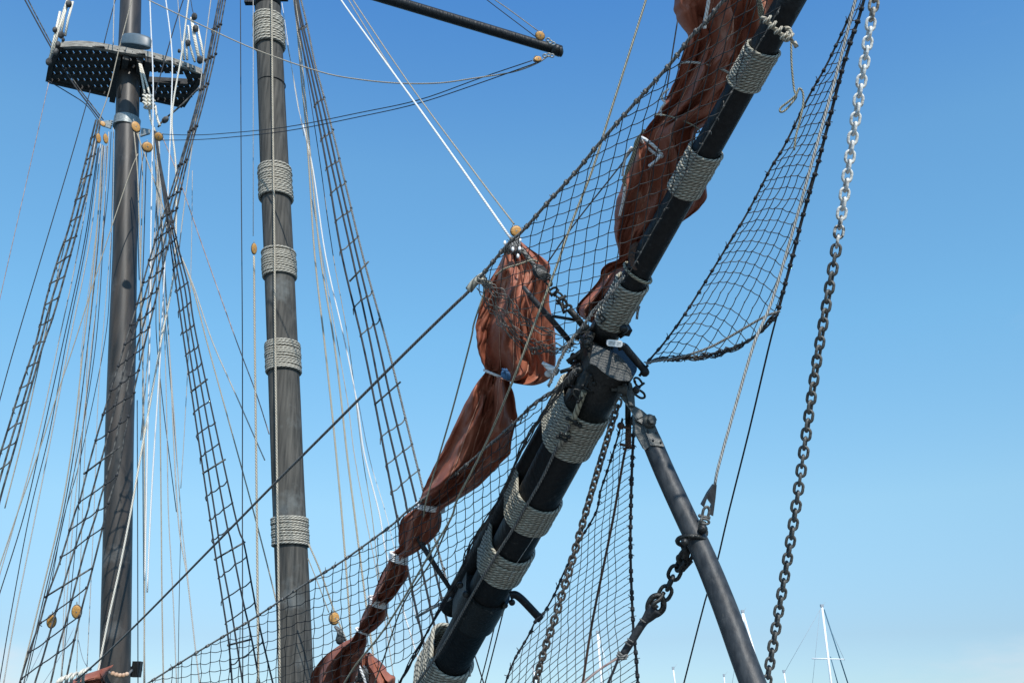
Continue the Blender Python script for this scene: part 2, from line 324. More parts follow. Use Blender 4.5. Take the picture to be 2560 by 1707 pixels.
# hoop with lugs
b = MB(); c0 = PY(317, 310, YM); r = 59/2*cdep(c0)/F
b.lathe(c0+np.array([0, 0, -0.11]), c0+np.array([0, 0, 0.11]), [(0, r+.02), (1, r+.02)], 40)
for xx, yy, sx_ in ((278, 310, -1), (352, 330, 1)):
    q = PY(xx, yy, YM-0.05); b.prism([q+np.array([0, 0, .10]), q+np.array([sx_*.20, -.02, .05]), q+np.array([sx_*.20, -.02, -.05]), q+np.array([0, 0, -.11])], (0, 0.04, 0))
    for k in (-1, 0, 1): b.ball(q+np.array([-sx_*0.02, -0.02, .05*k]), 0.018)
b.build('hoop', 'steel', main)
# platform: D shape, built flat at its own height
zp = PY(322, 180, YM)[2]
near = [(150, 118), (200, 116), (250, 121), (305, 131), (345, 137), (385, 146), (445, 163), (505, 186)]
far = [(496, 222), (456, 266), (385, 250), (275, 240), (200, 222), (120, 204), (128, 160)]
poly = [PZ(x, y, zp) for x, y in near+far]
plat = thing('platform', 'D-shaped slatted wooden lookout platform around the dark left mast', 'platform', PZ(322, 180, zp))
# rim
b = MB()
nr = crom([PZ(x, y, zp) for x, y in near], 5)
cen = np.mean(poly, axis=0)
inn = [p+unit(np.array([cen[0]-p[0], cen[1]-p[1], 0]))*0.10 for p in nr]
n = len(nr); V = list(nr)+[p+np.array([0, 0, .14]) for p in nr]+list(inn)+[p+np.array([0, 0, .14]) for p in inn]
Fc = []
for i in range(n-1):
    Fc += [(i, i+1, n+i+1, n+i), (2*n+i, 3*n+i, 3*n+i+1, 2*n+i+1), (i, 2*n+i, 2*n+i+1, i+1), (n+i, n+i+1, 3*n+i+1, 3*n+i)]
Fc += [(0, n, 3*n, 2*n), (n-1, 3*n-1, 4*n-1, 2*n-1)]
b.add(V, Fc, None, False)
b.build('rim', 'plank', plat)
def inpoly(x, y, pg):
    r_ = False; j = len(pg)-1
    for i in range(len(pg)):
        xi, yi = pg[i][0], pg[i][1]; xj, yj = pg[j][0], pg[j][1]
        if (yi > y) != (yj > y) and x < (xj-xi)*(y-yi)/(yj-yi)+xi: r_ = not r_
        j = i
    return r_
hole = [PZ(x, y, zp) for x, y in ((368, 183), (470, 193), (468, 210), (368, 203))]
def strip(b, yc, hw, z, h, axis, hole_=None):
    # runs of one batten clipped to the platform outline
    run = None; vals = np.arange(-14, 0.0, 0.02) if axis == 0 else np.arange(14, 22, 0.02)
    for s_ in list(vals)+[None]:
        ok = s_ is not None and (inpoly(s_, yc, poly) if axis == 0 else inpoly(yc, s_, poly))
        if ok and hole_ is not None and (inpoly(s_, yc, hole_) if axis == 0 else inpoly(yc, s_, hole_)): ok = False
        if ok and run is None: run = s_
        if not ok and run is not None:
            e = last
            if e-run > 0.04:
                c_ = np.array([(run+e)/2, yc, z]) if axis == 0 else np.array([yc, (run+e)/2, z])
                hh = ((e-run)/2, hw, h) if axis == 0 else (hw, (e-run)/2, h)
                b.box(c_, np.eye(3), hh)
            run = None
        last = s_
xs = [p[0] for p in poly]; ys = [p[1] for p in poly]
b = MB()
for yv in np.arange(min(ys)+0.1, max(ys), 0.235): strip(b, yv, 0.070, zp+0.020, 0.008, 0, hole)
b.build('plank', 'grating', plat)
b = MB()
for xv in np.arange(min(xs)+0.03, max(xs), 0.142): strip(b, xv, 0.056, zp+0.045, 0.012, 1, hole)
b.build('grating', 'grating', plat)
b = MB()
for (x0, y0), (x1, y1) in (((275, 240), (120, 204)), ((456, 266), (385, 250)), ((120, 204), (128, 160)), ((456, 266), (500, 200)), ((128, 160), (150, 120)), ((368, 206), (472, 212))):
    a_ = PZ(x0, y0, zp); c_ = PZ(x1, y1, zp); b.box((a_+c_)/2+np.array([0, 0, .05]), [c_-a_, np.cross([0, 0, 1], c_-a_), (0, 0, 1)], (np.linalg.norm(c_-a_)/2, 0.05, 0.07))
for xx in (296, 316, 352, 372):
    a_ = PZ(xx, 138 if xx < 330 else 144, zp); e_ = PZ(xx-14, 246, zp); b.box((a_+e_)/2+np.array([0, 0, -0.05]), [e_-a_, np.cross([0, 0, 1], e_-a_), (0, 0, 1)], (np.linalg.norm(e_-a_)/2, 0.06, 0.07))
b.build('beam', 'grating', plat)
# drum housing standing on the front edge of the platform
q = PY(341, 104, YM-1.15)
b = MB(); b.lathe(q+np.array([0, 0, -.13]), q+np.array([0, 0, .15]), [(0, .30), (.05, .315), (.12, .32), (.72, .315), (.92, .285), (1, .22)], 36)
for a_ in b.v: a_[:, 1] = q[1]+(a_[:, 1]-q[1])*.32; a_[:, 2] -= (a_[:, 0]-q[0])*.16
tag(b.build('housing', 'housing'), 'blue grey drum-shaped housing above the platform rim on the left mast', 'equipment')
# ================================================================== bowsprit and jibboom axes
Pa = P(1147, 1615, 9.4); Pb = P(1472, 1006, 7.7); D = unit(Pb-Pa)
def along(s): return Pb+D*s
vL = -0.875*RT+0.485*UP; vL = unit(vL-D*np.dot(vL, D)); vA = unit(np.cross(D, vL))
if np.dot(vA, FW) < 0: vA = -vA
RB, RJ = 0.180, 0.103
OFF = 0.147*vL+0.226*vA
J0 = P(1450, 940, 7.88); DJ = unit(P(1976, 0, 6.2)-J0)
def Jx(s): return J0+DJ*s
ss = np.linspace(-4, 6, 300); jp = np.array([px(Jx(s)) for s in ss]); jc = np.array([cdep(Jx(s)) for s in ss])
DIR2 = np.array([.488, -.873]); jt = jp@DIR2
def cj(x, y): return float(np.interp(x*DIR2[0]+y*DIR2[1], jt, jc))
def s_at(y, off=np.zeros(3)):
    ys_ = [px(along(s)+off)[1] for s in ss]; return float(np.interp(-y, [-v for v in ys_], ss))
def s_j(y):
    return float(np.interp(-y, -jp[:, 1], ss))
s_end = s_at(918)
bow = thing('bowsprit', 'thick black spar with rope bands slanting up from the bottom edge to the iron cap', 'spar', along(s_at(1760)))
b = MB(); s0 = s_at(1800); b.tube([along(s) for s in np.linspace(s0, s_end, 24)], RB, 40, cap=True); b.build('spar', 'black', bow)
jib = thing('jibboom', 'slimmer black spar with three rope bands rising beside the upper furled sail', 'spar', Jx(s_j(1500)))
sj0, sj1 = s_j(1520), s_j(-60)
b = MB(); b.tube([Jx(s) for s in np.linspace(sj0, sj1, 30)], [RJ*1.0, RJ*1.0, RJ, RJ*.98, RJ*.95, RJ*.88], 36); b.build('spar', 'black', jib)
# rope bands round both spars (hull of two circles) / round the jibboom alone
def frame2():
    u = unit(OFF); v = unit(np.cross(D, u)); return u, v
U2, V2 = frame2()
def hullpath(extra, n=90):
    d = np.linalg.norm(OFF); R1, R2 = RB+extra, RJ+extra; al = math.acos((R1-R2)/d)
    pts = []
    for t in np.linspace(al, 2*math.pi-al, 46): pts.append((R1*math.cos(t), R1*math.sin(t)))
    for t in np.linspace(-al, al, 26): pts.append((d+R2*math.cos(t), R2*math.sin(t)))
    # resample the straights
    o = []; m = len(pts)
    for i in range(m):
        a_, c_ = np.array(pts[i]), np.array(pts[(i+1) % m]); L_ = np.linalg.norm(c_-a_); k = max(1, int(L_/0.03))
        for j in range(k): o.append(a_+(c_-a_)*j/k)
    return o
def bigband(parent, s_lo, s_hi, n, skew=0.0):
    b = MB(); rp = (s_hi-s_lo)/n/2*1.05
    for k in range(n):
        s_ = s_lo+(s_hi-s_lo)*(k+.5)/n; hp = hullpath(rp*(0.8+0.5*rng.rand())); ph = rng.rand()*6; s_ += rng.uniform(-.25, .25)*rp
        b.tube([along(s_+skew*(h[0]-0.1)+0.12*rp*math.sin(3*math.atan2(h[1], h[0])+ph))+U2*h[0]+V2*h[1] for h in hp], rp, 10, closed=True)
    return b.build('rope_band', 'band2', parent)
for (y_lo, y_hi, n) in ((1112, 1016, 15), (1298, 1236, 11), (1425, 1362, 11), (1735, 1645, 15)):
    bigband(bow, s_at(y_lo), s_at(y_hi), n)
# knots of light twine on the bands
for (x, y) in ((1447, 1127), (1332, 1296), (1268, 1449)):
    q = P(x, y, cdep(along(s_at(y)))-RB-0.045)
    b = MB()
    for k in range(3): b.tube([q+RT*(-0.03+0.02*k)+UP*(0.01*math.sin(k*2)), q+RT*(0.0+0.02*k)+UP*(-.006), q+RT*(.03+.01*k)-UP*(.01)], 0.007, 6, sub=3)
    b.build('twine_knot', 'cream', bow)
def jband(y_lo, y_hi, n, parent=None):
    s_lo, s_hi = s_j(y_lo), s_j(y_hi); b = MB(); rp = (s_hi-s_lo)/n/2*1.06
    for k in range(n):
        s_ = s_lo+(s_hi-s_lo)*(k+.5)/n; R_ = RJ*(0.97 if y_lo > 300 else .93)+rp*(.8+.45*rng.rand())
        b.tube([Jx(s_+0.02*math.cos(t+1)+.1*rp*math.sin(2*t))+R_*(math.cos(t)*U2+math.sin(t)*V2) for t in np.linspace(0, 2*math.pi, 64, endpoint=False)], rp, 10, closed=True)
    return b.build('rope_band', 'band2', jib)
jband(805, 705, 13); jband(478, 375, 14); jband(212, 118, 13)
# grommet rope round the jibboom
b = MB(); s_ = s_j(682)
b.tube([Jx(s_+.02*math.sin(t))+(RJ+.012)*(math.cos(t)*U2+math.sin(t)*V2) for t in np.linspace(0, 2*math.pi, 48, endpoint=False)], .012, 8, closed=True)
b.build('grommet', 'olive', jib)
# ------------------------------------------------------------------ iron cap, collars and fittings (parts of the bowsprit)
E0 = along(s_end)
b = MB()
for sa, sb, k in ((s_end-0.42, s_end+0.05, 1.06),):
    b.lathe(along(sa), along(sb), [(0, RB*1.0), (0, RB*k), (1, RB*k), (1, RB*.9)], 40)
hp = hullpath(0.035)
def hullring(sa, sb, ex, mt, parent, nm):
    b = MB(); hp = hullpath(ex); n = len(hp); V = [along(sa)+U2*h[0]+V2*h[1] for h in hp]+[along(sb)+U2*h[0]+V2*h[1] for h in hp]
    b.add(V, [(i, (i+1) % n, n+(i+1) % n, n+i) for i in range(n)]); b.add(V[:n], [tuple(range(n-1, -1, -1))], None, False); b.add(V[n:], [tuple(range(n))], None, False)
    return b.build(nm, mt, parent)
b.build('cap', 'iron', bow)
hullring(s_end-0.02, s_end+.08, 0.025, 'iron', bow, 'cap_iron')
# end-grain face covered with grey tar
b = MB(); fp = [(1483, 862), (1500, 866), (1520, 876), (1545, 887), (1562, 903), (1576, 924), (1581, 943), (1572, 952), (1548, 951), (1525, 942), (1503, 926), (1490, 914), (1474, 908)]
fq = [P(x, y, 7.36-.0022*(y-860)) for x, y in fp]
b.prism(fq, FW*.10); b.build('cap_face', 'grease', bow)
# lower collar
hullring(s_at(1545), s_at(1478), 0.03, 'iron', bow, 'collar')
b = MB()
for (x, y, r_) in ((1165, 1485, .035), (1150, 1462, .03), (1262, 1512, .03), (1188, 1535, .03), (1205, 1545, .022), (1280, 1505, .03), (1478, 940, .02)):
    b = MB(); b.ball(P(x, y, cdep(along(s_at(y)))-.19), r_); b.build('bolt', 'iron', bow)
def cbar(b, pts, c, wpx, sides=10, sub=4, flat=None):
    q = ropepts(pts, None, c); cm = np.mean([cdep(a) for a in q]); b.tube(q, wpx/2*cm/F, sides, sub=sub if len(q) > 2 else 1, flat=flat)
# bracket arms that spread the nets
b = MB(); cbar(b, [(1545, 868), (1560, 866), (1574, 882), (1598, 910), (1614, 928)], 7.25, 19, sub=5); b.ball(P(1612, 930, 7.25), .035); cbar(b, [(1598, 940), (1620, 912)], 7.25, 7)
b.build('bracket_arm', 'black', bow)
b = MB(); cbar(b, [(1275, 1488), (1288, 1486), (1304, 1497), (1330, 1524), (1352, 1548)], 8.6, 20, sub=5); cbar(b, [(1336, 1556), (1354, 1534)], 8.6, 9)
b.build('bracket_arm', 'black', bow)
# shackles, bolts and eyes round the cap
b = MB()
def shackle(b, x, y, c, sz, ang, th=0.22):
    o = P(x, y, c); u = RT*math.cos(ang)+UP*math.sin(ang); v = -RT*math.sin(ang)+UP*math.cos(ang); k = sz*c/F
    b.tube([o-v*k*.5-u*k, o-v*k*.55, o-v*k*.45+u*k*.6, o+u*k*1.0, o+v*k*.45+u*k*.6, o+v*k*.55, o+v*k*.5-u*k], k*th, 8, sub=4)
    b.tube([o-v*k*.95-u*k*.85, o+v*k*.95-u*k*.85], k*th*1.1, 8); b.ball(o+v*k*.95-u*k*.85, k*.34)
for a in ((1478, 962, 7.42, 17, 1.0), (1447, 925, 7.5, 15, 1.3), (1468, 850, 7.4, 14, 0.4), (1595, 955, 7.5, 13, 2.2), (1420, 955, 7.6, 12, 1.2), (1505, 795, 7.45, 9, 2.3), (1600, 985, 7.55, 14, -.6), (1445, 985, 7.4, 15, 2.4), (1435, 895, 7.6, 12, 1.9)): b = MB(); shackle(b, *a); b.build('shackle', 'iron', bow)
for (x0, y0, x1, y1, wd) in ((1420, 1000, 1462, 935, 9), (1400, 930, 1450, 915, 10), (1418, 905, 1478, 860, 13), (1450, 900, 1480, 830, 22), (1455, 868, 1478, 852, 20), (1380, 790, 1440, 800, 8), (1540, 830, 1572, 815, 16), (1548, 842, 1566, 830, 12), (1425, 960, 1470, 890, 16), (1475, 830, 1492, 805, 10), (1440, 850, 1470, 812, 12)):
    b = MB(); cbar(b, [(x0, y0), (x1, y1)], 7.55, wd); b.build('fitting', 'iron', bow)
for (x, y, r_) in ((1467, 857, .028), (1467, 866, .022), (1448, 925, .028), (1486, 958, .02), (1508, 958, .028), (1480, 947, .02), (1480, 920, .02), (1548, 972, .03), (1590, 975, .03), (1460, 818, .03), (1560, 822, .035)): b = MB(); b.ball(P(x, y, 7.38), r_); b.build('bolt', 'iron', bow)
# white lamp clipped on the cap
lamp = thing('lamp', 'small white rectangular lamp clipped to the black bowsprit cap', 'lamp', P(1537, 858, 7.05))
b = MB(); o = P(1537, 858, 7.05); ux = unit(RT-0.09*UP); uy = unit(np.cross(ux, FW)); uy = uy if uy[2] > 0 else -uy
def rrect(hw, hh, n=5, k=.35):
    o_ = []
    for cx, cy, a0 in ((1, 1, 0), (-1, 1, 90), (-1, -1, 180), (1, -1, 270)):
        for i in range(n):
            t = math.radians(a0+90*i/(n-1)); o_.append((cx*hw*(1-k*hh/hw)+k*hh*math.cos(t), cy*hh*(1-k)+k*hh*math.sin(t)))
    return o_
b.prism([o+ux*a_+uy*c_ for a_, c_ in rrect(.056, .0235, k=.8)], FW*0.05); b.build('case', 'lampwhite', lamp)
b = MB()
for i in range(9):
    a_ = -0.04+i*.0098
    if i == 5: continue
    b.box(o+ux*a_+uy*(.001-(i % 2)*.001)-FW*.0015, [ux+uy*(0.8 if i % 2 else -.8), uy, FW], (.0014, .011, .002)); b.box(o+ux*a_+uy*(.010 if i % 3 else -.009)-FW*.0015, [ux, uy, FW], (.0035, .0014, .002))
b.build('lens_ribs', 'lampgrey', lamp)
b = MB(); b.tube([o+FW*.02, P(1530, 870, 7.4)], .012, 8); b.build('clip', 'iron', lamp)
# dark collar of the jibboom above the cap
b = MB(); sa = s_j(845); b.lathe(Jx(sa), Jx(s_j(795)), [(0, RJ), (0, RJ*1.16), (1, RJ*1.16), (1, RJ)], 36)
b.box(P(1563, 822, 7.5), [D, V2, U2], (.03, .03, .05)); b.build('collar', 'iron', jib)
# sheave cheek on the left of the jibboom
b = MB(); cc = cj(1590, 640)-.06; ring = [P(1590+18*math.cos(t)*.9+8*math.sin(t)*.5, 640+34*math.sin(t)-10*math.cos(t), cc) for t in np.linspace(0, 2*math.pi, 22, endpoint=False)]
b.prism(ring, FW*.05); b.build('cheek', 'rusty', jib)
# wormed heel of the martingale stay and long grey stay running down the spar
stay = thing('stay', 'long grey rope stay lying along the underside of the thick black bowsprit', 'stay', P(1043, 1707, 8.9))
cs = lambda y: cdep(along(s_at(y)))-RB-.07
b = MB(); q = [P(x, y, cs(y)) for x, y in ((1427, 1058), (1389, 1126), (1356, 1194), (1307, 1279), (1280, 1326), (1206, 1443), (1103, 1620), (1043, 1707), (1000, 1775))]
b.tube(q, 3.6*8.2/F, 8, sub=4); b.build('wire_rope', 'greyrope', stay)
b = MB(); q = [P(x, y, cs(y)) for x, y in ((1461, 978), (1452, 1000), (1437, 1040), (1427, 1058))]
b.tube(q, 7.5*7.5/F, 10, sub=4); b.build('splice', 'olive', stay)
b = MB()
for (x, y) in ((1428, 1050), (1440, 1060), (1412, 1088), (1404, 1096)):
    b = MB(); a_ = P(x-9, y-4, cs(y)-.02); e_ = P(x+10, y+4, cs(y)-.02); b.tube([a_, e_], .012, 8); b.ball(e_, .018); b.ball(a_, .018); b.build('clamp', 'iron', stay)
b = MB(); b.tube([P(1420, 1078, cs(1078)), P(1396, 1115, cs(1115))], 6.5*7.7/F, 8); b.build('whipping', 'band2', stay)
rope('thin pale loose twine trailing down the face of the black bowsprit', [(1362, 1296, 8.0), (1330, 1350, 8.15), (1287, 1415, 8.25), (1283, 1428, 8.3), (1270, 1452, 8.3)], 1.5, 'pale', cat='twine')
rope('thin wire curling over the grey cap face', [(1530, 880, 7.2), (1548, 900, 7.2), (1572, 925, 7.2), (1582, 945, 7.15), (1590, 955, 7.15), (1585, 980, 7.2)], 2.2, 'iron', cat='wire')
rope('short frayed rope tail hanging below the lowest jibboom band', [(1598, 765, 7.3), (1594, 780, 7.3), (1592, 798, 7.3)], 7, 'greyrope')
# ================================================================== strut
strut = thing('strut', 'grey wooden strut slanting from the bowsprit cap to the lower right', 'strut', P(1885, 1740, 6.3))
cst = lambda y: 7.45+(6.3-7.45)*(y-1000)/707
A_ = [(1612, 1050, 42), (1618, 1078, 46), (1630, 1105, 50), (1662, 1180, 52), (1708, 1280, 54), (1761, 1392, 57), (1810, 1512, 61), (1857, 1640, 65), (1889, 1725, 67), (1918, 1800, 68)]
b = MB(); b.tube([P(x, y, cst(y)) for x, y, w_ in A_[1:]], [w_/2*cst(y)/F for x, y, w_ in A_[1:]], 30, sub=4)
b.build('spar', 'strut', strut)
# head plates, clevis and big bolt
b = MB()
ax = unit(P(1637, 1105, cst(1105))-P(1585, 985, cst(985))); side = unit(np.cross(ax, FW)); nn = unit(np.cross(side, ax))
def pt(x, y, dz=0.0): return P(x, y, cst(y)+dz)
b.prism([pt(1586, 1020, -.09), pt(1604, 1024, -.09), pt(1632, 1048, -.09), pt(1661, 1116, -.09), pt(1626, 1112, -.09), pt(1607, 1060, -.09), pt(1590, 1050, -.09)], FW*.02)
b.prism([pt(1586, 1030, -.07), pt(1600, 1030, -.07), pt(1628, 1112, -.07), pt(1612, 1125, -.05), pt(1594, 1092, -.07), pt(1588, 1080, -.06)], FW*.13)
b.prism([pt(1550, 990, -.10), pt(1565, 985, -.10), pt(1583, 1012, -.10), pt(1600, 1022, -.10), pt(1608, 1040, -.1), pt(1590, 1048, -.10), pt(1576, 1024, -.10)], FW*.05)
b.build('head_plate', 'fitting', strut)
b = MB()
for dx in (0, 13):
    b.prism([pt(1558+dx, 957, -.12), pt(1566+dx, 957, -.12), pt(1577+dx*.7, 985, -.12), pt(1584+dx*.3, 1015, -.12), pt(1573+dx*.3, 1012, -.12), pt(1567+dx*.7, 988, -.12)], FW*.10)
b.build('clevis', 'fitting', strut)
b = MB(); q = pt(1622, 1053, -.10)
nv = unit(-FW+0.35*UP+.35*RT)
b.lathe(q, q+nv*.03, [(0, .048), (.7, .050), (1, .04)], 26); b.lathe(q+nv*.03, q+nv*.065, [(0, .034), (1, .034)], 6); b.build('bolt', 'fitting', strut); b = MB()
q = pt(1549, 973, -.12); b.lathe(q-RT*.06, q+RT*.05, [(0, .014), (.4, .014), (.4, .035), (.7, .035), (.7, .045), (1, .045)], 12); b.build('bolt', 'fitting', strut)
for x, y in ((1620, 1078), (1641, 1081), (1633, 1100), (1652, 1105)): b = MB(); b.ball(pt(x, y, -.095), .009); b.build('rivet', 'strut', strut)
# hoop on the strut
b = MB(); q = P(1729, 1353, cst(1353)); axs = unit(P(1807, 1512, cst(1512))-P(1709, 1280, cst(1280))); hu = unit(RT-axs*np.dot(RT, axs)); hv = np.cross(axs, hu); rh = 57/2*cst(1353)/F
b.tube([q+(rh+.012)*(math.cos(t)*hu+math.sin(t)*hv)+axs*(.035*math.cos(t)) for t in np.linspace(0, 2*math.pi, 40, endpoint=False)], .017, 8, closed=True)
b.ball(P(1712, 1355, cst(1353)-.10), .028); b.ball(P(1757, 1322, cst(1330)-.09), .035)
b.build('hoop', 'iron', strut)
# ================================================================== chains
def chain(label, pts, c, pitch_px, wire_px, width_px, mats, tw, cat='chain', group=None, name='chain'):
    base = [P(x, y, (c if np.isscalar(c) else np.interp(i, range(len(pts)), c))) for i, (x, y) in enumerate(pts)]
    t = thing(name, label, cat, base[-1], group)
    dense = crom(base, 30); seg = np.linalg.norm(np.diff(dense, axis=0), axis=1); arc = np.concatenate([[0], np.cumsum(seg)])
    cm = np.mean([cdep(p) for p in base]); pitch = pitch_px*cm/F; wr = wire_px/2*cm/F; hw = width_px/2*cm/F-wr; n = int(arc[-1]/pitch)
    for k in range(n):
        s_ = (k+.5)*pitch; o = np.array([np.interp(s_, arc, dense[:, i]) for i in range(3)]); o2 = np.array([np.interp(s_+.01, arc, dense[:, i]) for i in range(3)]); d = unit(o2-o)
        u = unit(RT-d*np.dot(RT, d)); v = np.cross(d, u); an = tw(k/max(1, n))+(math.pi/2 if k % 2 else 0)+rng.uniform(-.06, .06)
        wv = math.cos(an)*u+math.sin(an)*v; hl = pitch/2+wr*1.0; sl = hl-hw
        L_ = []
        for tt in np.linspace(0, math.pi, 9): L_.append(o+wv*hw*math.cos(tt)+d*(max(sl, 0)+min(hl, hw)*math.sin(tt)))
        for tt in np.linspace(math.pi, 2*math.pi, 9): L_.append(o+wv*hw*math.cos(tt)+d*(-max(sl, 0)+min(hl, hw)*math.sin(tt)))
        b = MB(); b.tube(L_, wr, 10, closed=True); b.build('link', mats(k/n, k), t)
    return t
def m1(t, k):
    if t < .05: return 'chain_old'
    if t < .31: return 'chain_white'
    if t < .345: return 'chain_mix'
    return 'chain_dark'
chain('long heavy chain hanging at right, white painted links above and dark grey links below',
      [(2195, -45), (2185, 8), (2140, 290), (2094, 600), (2040, 915), (1990, 1265), (1948, 1520), (1906, 1770)], [7.25, 7.25, 7.3, 7.35, 7.4, 7.5, 7.6, 7.65], 23.2, 7.8, 28.5, m1,
      lambda t: (0.0 if t < .3 else min(1, (t-.3)/.12)*.75 if t < .55 else .75-.75*min(1, (t-.55)/.2)))
chain('thinner brown chain hanging from the bowsprit cap down in front of the lower net',
      [(1548, 1000), (1541, 1023), (1522, 1085), (1503, 1148), (1481, 1222), (1460, 1296), (1424, 1422), (1389, 1539), (1359, 1631), (1335, 1720)], 7.3, 15.7, 6.2, 21.5, lambda t, k: 'chain_rust', lambda t: .55+.4*math.sin(t*7))
chain('short heavy chain between the strut hoop and the tapered rope socket', [(1722, 1378), (1712, 1394), (1690, 1425), (1665, 1478), (1648, 1505)], [6.95, 6.95, 7.0, 7.0, 7.0], 28, 10, 38, lambda t, k: 'iron', lambda t: .1)
b = MB(); shackle(b, 1708, 1402, 6.95, 17, 2.4, .3)
b.tube([P(1712, 1360, 6.95), P(1716, 1375, 6.95), P(1710, 1395, 6.95)], .035, 8); tag(b.build('shackle', 'iron'), 'dark shackle joining the short heavy chain to the strut hoop', 'shackle')
# tapered rope socket with thimble eye
sock = thing('socket', 'dark tapered rope socket with a round eye at the end of the short heavy chain', 'socket', P(1557, 1640, 7.0))
b = MB(); q = P(1638, 1508, 7.0)
b.tube([P(1652, 1487, 7), P(1632, 1492, 7), P(1621, 1512, 7), P(1624, 1532, 7), P(1640, 1536, 7), P(1657, 1522, 7), P(1659, 1502, 7)], .022, 10, closed=True, sub=5)
b.tube([P(1660, 1480, 7), P(1650, 1497, 6.97), P(1634, 1508, 6.95), P(1636, 1518, 6.95), P(1644, 1512, 6.95)], .015, 8, sub=5); b.build('eye', 'iron', sock)
b = MB(); b.tube([P(1638, 1520, 7), P(1622, 1540, 7), P(1605, 1560, 7), P(1580, 1600, 7), P(1556, 1638, 7)], [.062, .045, .030, .029, .028, .027], 12, sub=4); b.build('sleeve', 'dark', sock)
b = MB(); b.tube([P(1545, 1628, 6.96), P(1556, 1640, 6.95), P(1570, 1638, 6.95)], .012, 8, sub=4); b.tube([P(1543, 1634, 6.96), P(1552, 1645, 6.95), P(1567, 1643, 6.95)], .012, 8, sub=4)
for x, y in ((1607, 1552), (1576, 1601), (1570, 1610)): b.tube([P(x-8, y-6, 6.97), P(x+7, y+4, 6.96)], .006, 6)
b.build('seizing', 'greyrope', sock)
rope('pale worn rope led down left from the tapered socket behind the lower net', [(1552, 1640), (1500, 1672), (1455, 1710), (1440, 1725)], 6, 'pink', c=7.2, cat='rope')
rope('short dark rope led steeply down from the tapered socket', [(1548, 1640), (1532, 1680), (1512, 1725)], 6.5, 'dark', c=7.1, cat='rope')
# fork fitting above the strut hoop
fk = thing('fork', 'grey forked rope end fitting above the strut hoop', 'fitting', P(1757, 1300, 6.9))
b = MB(); b.prism([P(x, y, 6.88) for x, y in ((1784, 1212), (1792, 1212), (1789, 1245), (1783, 1290), (1773, 1285), (1780, 1262), (1768, 1245), (1760, 1268), (1754, 1262), (1770, 1232))], FW*.05); b.build('socket', 'strut', fk)
b = MB(); shackle(b, 1765, 1280, 6.88, 14, 1.35, .26); shackle(b, 1762, 1303, 6.86, 11, -.2, .3); b.tube([P(1758, 1300, 6.88), P(1752, 1315, 6.88), P(1762, 1330, 6.9), P(1755, 1340, 6.9)], .026, 8, sub=4); b.build('shackle', 'chain_dark', fk)
# turnbuckle and rod under the cap
bs = thing('bobstay', 'dark iron rod stay with a rusty turnbuckle under the bowsprit cap', 'stay', P(1457, 1705, 7.9))
b = MB(); cbar(b, [(1570, 985), (1570, 1060)], 7.75, 15); cbar(b, [(1592, 1035), (1578, 1062)], 7.7, 20); b.build('link_plate', 'iron', bs)
b = MB(); cbar(b, [(1571, 1058), (1571, 1075), (1570, 1115)], 7.75, 15)
for k in range(9): cbar(b, [(1563, 1082+4*k), (1578, 1085+4*k)], 7.69, 4)
cbar(b, [(1549, 1110), (1580, 1116)], 7.72, 7); cbar(b, [(1557, 1122), (1576, 1118)], 7.72, 6); b.ball(P(1552, 1064, 7.72), .03); cbar(b, [(1560, 1068), (1578, 1070)], 7.7, 6); b.build('turnbuckle', 'rusty', bs)
b = MB(); cbar(b, [(1569, 1110), (1560, 1140), (1536, 1279), (1517, 1375), (1481, 1552), (1457, 1705), (1448, 1770)], 7.8, 6.5, sub=3); b.build('rod', 'rusty', bs)
# two thin stays under the bowsprit
rope('thin dark stay dropping from the bowsprit collar, right one of the pair', [(1259, 1525, 9.2), (1230, 1640, 9.4), (1208, 1725, 9.5)], 3.5, 'dark', cat='stay')
rope('thin dark stay dropping from the bowsprit collar, left one of the pair', [(1240, 1550, 9.3), (1218, 1640, 9.5), (1196, 1725, 9.6)], 3.2, 'dark', cat='stay')
rope('thin dark stay crossing low left under the bowsprit', [(1188, 1640, 9.9), (1212, 1715, 9.9), (1220, 1740, 9.9)], 3.5, 'dark', cat='stay')
